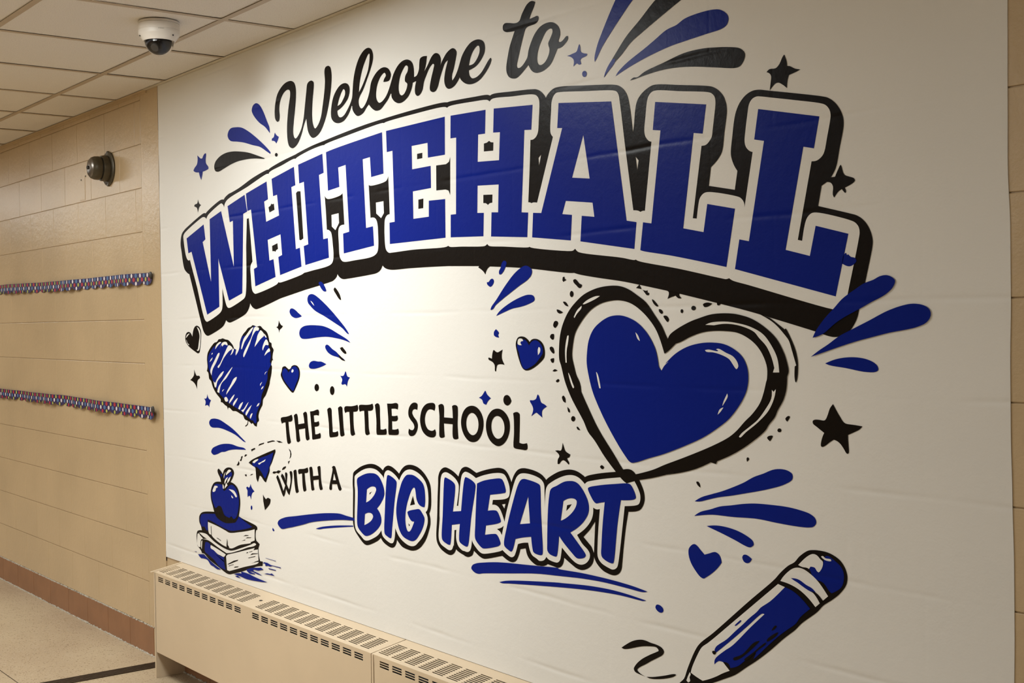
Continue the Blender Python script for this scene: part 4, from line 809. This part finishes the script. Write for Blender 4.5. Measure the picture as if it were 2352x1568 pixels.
H:32114,14407! 32263,14485 32516,14665! 32687,14706 33005,14828 33397,14935 33724,14974 34185,14973 34566,14933 34905,14805 35171,14627 35366,14388 35477,14112 35463,13834 35450,13808 35370,13553 35251,13295 35013,13029 34774,12837 34531,12617 34285,12446 33787,12216 32865,11870 32096,11605 31620,11428 30928,11248 30762,11222 30596,11285 30140,11752 29545,12383 29113,12979 28872,13340! 28831,13561 28677,13795 28611,13973 28513,14300 28556,14629 28654,14928 28934,15254 29299,15544 29699,15712 30132,15785 30472,15789 30846,15718 31172,15571 31531,15315 31842,14979
S|heart_fill|B|3|:30401,15398 30715,15357 31124,15206 31523,14897 31794,14509 31887,14178 31905,14081 32001,13973! 32101,14099 32258,14211 32141,14154 32492,14406 32911,14586 33356,14677 33755,14697 34145,14660 34457,14545 34729,14354 34861,14125 34898,13870 34853,13612 34748,13402 34539,13135 34257,12862 33901,12632 33428,12379 32870,12154 32101,11881 32604,12068 32023,11862 31465,11709 31016,11576 30810,11559 30563,11755 29981,12408 29557,12998 29344,13371 29217,13720 29127,14101 29142,14397 29215,14721 29399,15015 29689,15218 30038,15359
S|glint|W|4|:28618,15370! 28759,15552 28952,15674! 28941,15609 28757,15463 28649,15346!
A:28998,15720! 29170,15817 29527,15920 29703,15922! 29526,15847 29214,15751 29034,15711
A:28330,14854! 28386,14869 28364,14688 28298,14448 28291,14117! 28244,14116! 28228,14447 28271,14688
A:28346,13847! 28423,13759 28534,13552 28591,13449 28554,13418 28442,13580
A:31066,14948! 31159,14869 31229,14723! 31137,14784
A:29509,13889! 29552,13860 29616,13731 29684,13455! 29632,13454! 29570,13642
A:33518,14510! 33644,14525 33930,14488 33966,14501! 33888,14535! 33967,14549 34212,14452 34420,14376 34556,14249 34595,14133 34536,14067 34451,14143 34314,14297 34070,14398 33787,14460 33571,14471
A:33546,15126! 33727,15180 34188,15200 34535,15166 34976,15073 35373,14894 35631,14618 35789,14344 35842,14020! 35655,14015! 35699,14117! 35627,14341 35468,14617 35240,14818 35109,14945 34706,15088 34223,15148 33833,15114!
A:34232,13479! 34248,13409 34158,13275 34069,13172! 34105,13273
A:34103,13142! 34013,13033 33916,12957! 33979,13084
A:35617,13612! 35665,13568! 35737,13633! 35679,13413 35512,13129 35177,12833 34804,12581 34631,12449 34590,12465! 34667,12547 34941,12731 35178,12897 35414,13150 35597,13410
S|outer_stroke|K|2|:35265,15363! 35575,15276! 36007,15006! 36039,15030! 36116,14919 36301,14573 36361,14376 36383,14204 36354,13883 36315,13801 36285,13881 36289,14166! 36333,14191! 36267,14375 36206,14547 36130,14745 36021,14869 35704,15145
M|sparkle|black star scrap merging into the black shadow of the arched lettering above the big heart
S|sparkle|K|1|:32174,16007! 32289,15949 32239,15786! 32363,15824 32525,15861! 32630,15791 32736,15794! 32650,15872 32670,15912!
M|dots|trail of small black dots around the big heart
S|dot|K|1|:28154,16480! 28225,16493! 28247,16432! 28316,16400! 28175,16350! 28138,16391!
A:28593,16375 28685,16408 28775,16354 28865,16277 28963,16244 28930,16171 28839,16159 28727,16237 28637,16299
A:28603,16002 28579,15942 28523,15918 28469,15944 28447,16006 28471,16067 28527,16091 28582,16064
A:28154,15797 28257,15795 28384,15669! 28255,15695
A:27876,15590 27971,15580 28148,15508! 28015,15473 27898,15520
A:27774,15264 27893,15263 27929,15202 27794,15075 27709,15142
A:27613,14899 27742,14905! 27730,14771 27667,14747 27563,14823
A:27543,14526 27639,14557 27719,14503 27745,14375 27697,14360 27565,14456
A:27569,14196 27728,14235! 27716,14122 27644,14100
A:31224,16179! 31303,16059! 31092,16093!
A:31335,16044! 31463,16013 31523,16025! 31522,15969 31582,15954 31573,15904 31481,15901!
A:31679,15790 31738,15770 31913,15614! 31853,15601 31717,15701
A:31923,15531 32009,15524 32074,15452 32027,15411 31938,15462
A:32084,15358 32201,15362 32284,15266 32237,15203 32179,15239
A:32787,15471 32772,15435 32737,15421 32703,15436 32689,15473 32704,15509 32739,15523 32773,15508
A:33217,15540 33193,15500 33138,15485 33083,15502 33061,15542 33085,15582 33140,15597 33195,15580
A:33456,15626 33591,15668 33770,15638! 33662,15582 33509,15559
A:33920,15657! 34047,15628! 33983,15590 33930,15604
A:27658,13868! 27745,13925 27878,13891! 27744,13858
A:27795,13591 27906,13655 27952,13611 27856,13557
A:28051,13160 28117,13202 28191,13135 28207,13006! 28105,13041
A:28279,12897! 28380,12812 28378,12743 28309,12763
A:28606,12583 28579,12529 28516,12503 28455,12522 28430,12574 28457,12628 28520,12653 28581,12635
A:28661,12362 28702,12370 28814,12281! 28691,12298
A:29599,11347 29679,11397 29765,11346 29720,11293 29646,11301
A:35994,12964 36074,13031 36131,13021 36050,12900!
A:35878,12693 35860,12660 35816,12645 35773,12655 35756,12686 35774,12719 35818,12735 35861,12724
A:35444,12493 35487,12534 35618,12550 35534,12418!
A:34812,11977 34863,11994 34889,11957 34821,11888!
M|star|small black star left of the tip of the big heart
S|star|K|1|:28052,11888! 28115,11756 28169,11669 28377,11585! 28329,11500 28235,11469 28326,11349 28301,11296! 28186,11368 28070,11404 27975,11367 27902,11291 27821,11279! 27833,11401 27907,11513 27720,11643! 27839,11661 27981,11671
M|splash_drop|blue drop touching the black shadow of the arched lettering above the small outlined heart
S|splash_drop|B|2|:24805,15621! 24825,15691 25113,15940 25539,16327 25956,16646 26296,16819 26496,16868 26660,16834 26789,16737 26780,16615 26619,16478 26217,16307 25739,16092 25391,15933 25038,15751 24930,15657
M|splash_drop|smaller blue drop below the one touching the black shadow of the arched lettering
S|splash_drop|B|1|:25073,15444! 25173,15538 25385,15661 25870,15860 26344,15994 26609,16033 26838,16003 26901,15920 26883,15859 26603,15763 26270,15697 25831,15643 25521,15564
M|splash_drop|tiny blue dash on the edge of the black shadow of the arched lettering right of the word LITTLE
S|splash_drop|B|2|:25494,17057 25607,17014 25605,16952 25481,16769 25340,16663 25253,16673 25244,16757 25327,16859 25400,17003
M|dot|small blue blob under the blue dash
S|dot|B|1|:24637,16462! 24719,16459 24810,16530 24916,16552 24985,16482 24912,16357 24804,16312 24716,16342 24636,16409
M|dot|small blue drip above the black star beside the outlined heart
S|dot|B|1|:25056,15054! 25194,14938 25150,14885 25198,14807! 25051,14821 24946,14874 24949,14970
M|star|black star left of the small outlined heart
S|star|K|1|:24918,14439 25005,14398 25110,14367 25251,14411 25363,14454! 25318,14327 25322,14180 25449,14003! 25276,14021 25101,13997 25058,13943 25026,13801! 24974,13814 24960,13984 24856,14078 24662,14149 24653,14202 24830,14177! 24855,14322
M|heart|small outlined blue heart left of the big heart
S|heart|K|1|:26644,14680! 26744,14752 26907,14773 27101,14732 27258,14612 27325,14431 27298,14249 27086,14084 26824,13947 26593,13871 26428,13863 26296,13926 26167,14110 26039,14418 25993,14625 26082,14792 26217,14837 26416,14823 26564,14751
S|heart_fill|B|2|:26619,14578! 26743,14691 26907,14732 27067,14682 27225,14531 27237,14369 27122,14247 26892,14060 26594,13932 26462,13899 26330,13937 26217,14131 26139,14378 26059,14543 26113,14688 26315,14751 26480,14720
S|highlight|W|3|:26131,14761 26315,14767 26354,14706! 26247,14689 26229,14647 26288,14590! 26178,14589 26095,14626
A:27064,14540! 27128,14510 27126,14409 27027,14310! 27024,14468
M|star|blue star at the end of SCHOOL
S|star|B|1|:26992,13192 27049,13123 27126,12973 27285,12919 27386,12863! 27169,12732 27171,12540! 26989,12632 26903,12669 26794,12623 26668,12555! 26764,12744 26734,12845 26616,12983 26623,13010 26770,13016 26902,13066 26952,13160
M|splash_drop|blue drop overlapping the lower right corner of the arched lettering
S|splash_drop|B|4|:36814,14816! 36892,14954 37136,15230 37407,15467 37614,15653 37775,15756 37963,15857 38219,15990 38444,16053 38610,16123 38775,16142 38896,16106 38995,16018 38934,15880 38798,15765 38633,15677 38410,15589 38057,15428 37696,15272 37432,15132 37102,14905
M|splash_drop|long blue drop just under the corner of the arched lettering
S|splash_drop|B|4|:36756,14389! 36977,14530 37248,14677 37516,14840 37837,14982 38322,15184 38793,15386 39171,15494 39436,15527 39695,15484 39823,15393 39842,15270 39743,15137 39535,15049 39272,14994 38842,14927 38457,14846 37891,14716
M|splash_drop|short blue drop below the long drop at the corner of the arched lettering
S|splash_drop|B|1|:37143,14250! 37422,14343 37714,14390 38002,14394 38265,14355 38451,14281 38533,14205 38541,14128 38467,14091 38337,14081 38112,14095 37712,14157 37262,14212
M|star|large black star at the right, below the splash drops
S|star|K|1|:37347,13358! 37422,13242 37538,13080 37624,12977 37682,12947 37927,12928 38123,12910! 38040,12835 37896,12767 37741,12701! 37743,12592 37755,12426 37758,12320 37729,12288 37688,12303 37631,12382 37545,12483 37458,12543 37358,12573! 37250,12512 37115,12418 37039,12392 37002,12410 37011,12508 37050,12619 37096,12707! 36894,12829 36788,12896 36781,12956 36835,12986 36957,12992 37092,12982 37137,13005 37198,13111 37260,13258
M|splash_drop|upper blue drop at the right of HEART
S|splash_drop|B|1|:33100,10779! 33331,10901 33660,11006 34019,11115 34441,11273 34718,11389 35025,11545 35326,11653 35590,11759 35817,11800 36041,11784 36183,11709 36181,11597 35973,11466 35453,11299 34714,11125 34263,11026 33910,10959 33585,10874 33256,10786
M|splash_drop|middle and longest blue drop at the right of HEART
S|splash_drop|B|1|:33076,10412! 33288,10535 33618,10632 33942,10738 34295,10802 34710,10882 35049,10925 35546,10946 36029,10947 36407,10913 36685,10858 36821,10775 36850,10681 36773,10586 36650,10552 36339,10535 35703,10547 35111,10573 34360,10532 33724,10514 33470,10483
M|splash_drop|lowest blue drop at the right of HEART
S|splash_drop|B|1|:33495,10211! 33756,10258 34076,10266 34425,10230 34733,10151 34969,10038 35001,9953 34899,9875 34763,9883 34421,9982 34002,10092 33718,10158
M|dot|small black dot above the drops at the right of HEART
S|dot|K|1|:33160,11261 33227,11275 33281,11218 33298,11134! 33207,11184
M|heart|small plain blue heart above the pencil
S|heart|B|1|:32869,9423 32876,9569 32965,9671 33065,9716 33152,9695 33273,9603 33410,9500! 33564,9550 33709,9601 33793,9611 33899,9563 33957,9465 33972,9380! 33847,9238 33653,9077 33457,8951 33372,8906 33262,8930 33116,9043 32946,9235
M|dot|blue dot right of the plain blue heart
S|dot|B|1|:34638,9595 34669,9659 34737,9682 34828,9664 34940,9605! 34882,9525 34791,9483 34689,9507
M|dot|blue dot at the end of the strokes beneath HEART
S|dot|B|1|:31662,7902 31703,7984 31820,7994 31934,7936 31950,7857 31866,7803 31750,7823
M|squiggle|black brush squiggle left of the pencil tip
S|squiggle|K|1|:30360,6623! 30797,6880 31110,6975 31281,6984 31484,6963 31685,6955 31883,6911 31958,6832 31913,6742 31712,6620 31492,6500! 31270,6365 31063,6251 30957,6157 31094,6078 31281,6047! 31059,6059 30870,6091 30826,6154 30890,6263 31101,6449 31479,6667! 31682,6766 31766,6818 31684,6884 31448,6867 31107,6796 30583,6630 30441,6607
A:31298,6048! 31535,6093 31937,6209 32331,6334 32379,6326 32297,6262 31869,6113 31433,6032
M|pencil|big blue pencil with black outline, pointing down left
S|pencil|K|1|:36722,10053 36945,10070 37166,10056 37339,10008 37489,9932 37616,9792 37678,9644 37683,9522 37643,9394 37480,9193 37261,9016 37018,8851 36861,8689 36397,8338 36226,8171 35875,7896 35462,7541 35096,7254 34723,6994 34372,6746 34016,6571 33654,6400 33254,6227 32781,5998 32396,5879 32365,5987 32529,6173 32659,6293 32791,6584 33050,7069 33209,7270 33674,7627 34833,8589 35624,9228 35793,9401 36030,9601 36217,9709 36357,9856 36587,10014
S|wood|W|2|:35730,9137! 35934,9095! 35475,8482! 34615,7463! 33978,6978! 34198,6808! 33959,6692 33778,6587 33534,6468 33302,6373! 33040,6442 32900,6492! 32949,6639 33238,7140 33316,7223 33518,7363 34452,8110 35102,8633
S|barrel|B|3|:35934,9095! 36139,9051 36367,8942 36659,8719! 36362,8467 36255,8323 35959,8102 35741,7935 35324,7568 35154,7406 34955,7236! 35042,7416 34726,7179 34463,6973 34228,6881! 34185,6960 34112,6989 33978,6978! 33844,6968 33707,6862! 33724,6989 34027,7249 34295,7434 34909,8007 35316,8365! 35252,8369 34795,7997 34327,7605 33772,7166! 33712,7187 33759,7297 34121,7555 34389,7792 34682,8042 34827,8176 35084,8383 35198,8499 35492,8698
S|ferrule|W|2|:35802,9218! 35910,9354 36145,9544 36308,9599 36490,9585 36692,9498 36892,9366 37160,9083! 36806,8783! 36595,8961 36347,9102 36071,9186
S|eraser|B|2|:36638,9616! 36683,9676! 36807,9667 36851,9611 36906,9579 36962,9627 37018,9724 37053,9871 37099,9967 37186,9979 37359,9897 37530,9780 37593,9649 37591,9508 37525,9340 37263,9167! 37198,9201 37047,9355 36937,9391 36870,9399 36715,9501 36671,9584
S|highlight|W|3|:36331,9662! 36585,9887 36743,9968 36855,9960 36965,9877 37031,9833 37018,9724 36962,9627 36906,9579 36851,9611 36807,9667 36683,9676! 36638,9616! 36581,9635 36445,9633
A:36981,9942 37032,9963 37098,9922 37251,9917 37262,9883 37185,9869 37076,9883
A:32868,6497! 32899,6447 32857,6369 32880,6283 32810,6227! 32748,6266! 32803,6381
S|ferrule_stroke|B|3|:36112,9330! 36258,9342 36373,9323 36554,9243 36711,9195 36822,9114! 36665,9116 36485,9178 36303,9258 36211,9290
A:34376,7932! 34479,8028 34582,8100 34596,8081 34479,7973 34405,7927
S|brush_mark|K|4|:36665,9116! 36822,9114 37030,8957! 36941,8879! 36821,9033 36732,9100
A:33636,7161 33682,7193 33757,7185 33772,7155 33720,7106 33665,7111
A:34320,7131 34613,7288 34989,7643 35159,7708 35102,7643 34728,7310 34495,7144 34349,7092
A:35382,7782 35632,7978 35728,8017 35687,7946 35493,7792 35382,7739
A:35524,8022 35635,8159 35690,8158 35606,8058
A:34957,7399 35185,7594 35354,7713 35353,7680 35127,7497 34899,7301 34726,7158 34668,7168
"""
# ------------------------------------------------------------------ the printed vinyl mural (coordinates in 0.1 mm from its lower left corner)
MX0 = -5.53
mural = empty('wall_mural', (-3.45, 0, .486))
tag(mural, 'white printed vinyl mural with blue and black lettering, hearts and stars', 'mural')
OFF = Vector(mural.location)
rr = random.Random(12)
bm = bmesh.new()
def smooth_noise(vals, z): 
    t = z / .13; i = int(t); f = t - i; f = f * f * (3 - 2 * f); return vals[i % 40] * (1 - f) + vals[(i + 1) % 40] * f
wl = [rr.uniform(-.0015, .0015) for _ in range(40)]; wr = [rr.uniform(-.0045, .003) for _ in range(40)]
zs = [.486 + (CEIL - .4865) * i / 110 for i in range(111)]
prev = None
for z in zs:
    xl = -5.529 + smooth_noise(wl, z); xr = -1.3690 + smooth_noise(wr, z)
    row = [bm.verts.new((x, 0 if 0 else -.0014, z)) for x in (xl, xl + .02, -3.45, xr - .02, xr)]
    if prev:
        for q in range(4): bm.faces.new((prev[q], prev[q + 1], row[q + 1], row[q]))
    prev = row
for v in bm.verts: v.co -= OFF
sheet = obj('vinyl_sheet', bm, M_W, mural); md = sheet.modifiers.new('t', 'SOLIDIFY'); md.thickness = .0012; md.offset = -1

def catmull(P):
    """closed outline: smooth through plain points, straight where two corners follow each other"""
    n = len(P); out = []
    if n < 3: return [p[:2] for p in P]
    for i in range(n):
        p0, p1, p2, p3 = P[i - 1], P[i], P[(i + 1) % n], P[(i + 2) % n]
        out.append((p1[0], p1[1]))
        if p1[2] and p2[2]: continue
        L = math.hypot(p2[0] - p1[0], p2[1] - p1[1])
        if L < .004: continue
        k = max(2, min(8, int(L / .012) + 2))
        def tang(a, b_, c_, corner, fwd):
            if corner: return None
            la = math.hypot(b_[0] - a[0], b_[1] - a[1]) + 1e-9; lb = math.hypot(c_[0] - b_[0], c_[1] - b_[1]) + 1e-9
            sa, sb = math.sqrt(la), math.sqrt(lb)
            # centripetal tangent, expressed per unit of the current segment
            tx = (b_[0] - a[0]) / sa - (c_[0] - a[0]) / (sa + sb) + (c_[0] - b_[0]) / sb
            ty = (b_[1] - a[1]) / sa - (c_[1] - a[1]) / (sa + sb) + (c_[1] - b_[1]) / sb
            s = sb if fwd else sa
            return (tx * s, ty * s)
        m1 = tang(p0, p1, p2, p1[2], True); m2 = tang(p1, p2, p3, p2[2], False)
        dx, dy = p2[0] - p1[0], p2[1] - p1[1]
        if m1 is None: m1 = (1.5 * dx - .5 * m2[0], 1.5 * dy - .5 * m2[1])
        if m2 is None: m2 = (1.5 * dx - .5 * m1[0], 1.5 * dy - .5 * m1[1])
        for j in range(1, k):
            t = j / k; t2, t3 = t * t, t * t * t
            h1, h2, h3, h4 = 2 * t3 - 3 * t2 + 1, t3 - 2 * t2 + t, -2 * t3 + 3 * t2, t3 - t2
            out.append((h1 * p1[0] + h2 * m1[0] + h3 * p2[0] + h4 * m2[0], h1 * p1[1] + h2 * m1[1] + h3 * p2[1] + h4 * m2[1]))
    return out
def parse(s):
    P = []
    for t in s.split():
        c = t.endswith('!'); a, b_ = t.rstrip('!').split(',')
        q = (int(a) / 1e4 + MX0, int(b_) / 1e4, c)
        if P and abs(P[-1][0] - q[0]) + abs(P[-1][1] - q[1]) < .0004: continue
        P.append(q)
    return catmull(P)
MATS = {'K': M_K, 'B': M_B, 'W': M_W}
def flat(name, polys, col, layer, parent):
    y = -.0018 - .0004 * layer
    verts, faces = [], []
    for loops in polys:
        vv = [[Vector((x, z, 0)) for x, z in lp] for lp in loops]
        base_i = len(verts)
        for lp in vv: verts += [(v.x - OFF.x, y - OFF.y, min(v.y, CEIL - .001) - OFF.z) for v in lp]
        for t in tessellate_polygon(vv): faces.append((base_i + t[0], base_i + t[1], base_i + t[2]))
    me = bpy.data.meshes.new(name); me.from_pydata(verts, [], faces); me.validate(); me.update()
    bm = bmesh.new(); bm.from_mesh(me)
    for f in list(bm.faces):
        if f.calc_area() < 1e-11: bm.faces.remove(f)
    bm.normal_update()
    for f in bm.faces:
        if f.normal.y > 0: f.normal_flip()
    bm.to_mesh(me); bm.free()
    return meshobj(name, me, MATS[col], parent)
cur = None; part = None; plabel = None; shapes = []
def flush():
    global cur
    if cur is None: return
    name, col, lay, lab, polys, first = cur
    global part
    for i, pl in enumerate(polys):
        o = flat(name, [pl], col, lay, mural if first else part)
        if i == 0 and first: newpart = o; o['label'] = plabel
        elif i == 0 and lab: o['label'] = lab
    if first: part = newpart
    cur = None
first = True
for ln in MURAL.strip().split('\n'):
    if ln[0] == 'M':
        flush(); _, nm, plabel = ln.split('|'); first = True
    elif ln[0] == 'S':
        flush(); head, body = ln.split(':'); _, nm, col, lay, lab = head.split('|')
        cur = [nm, col, int(lay), lab, [[parse(body)]], first]; first = False
    elif ln[0] == 'H': cur[4][-1].append(parse(ln[2:]))
    elif ln[0] == 'A': cur[4].append([parse(ln[2:])])
flush()
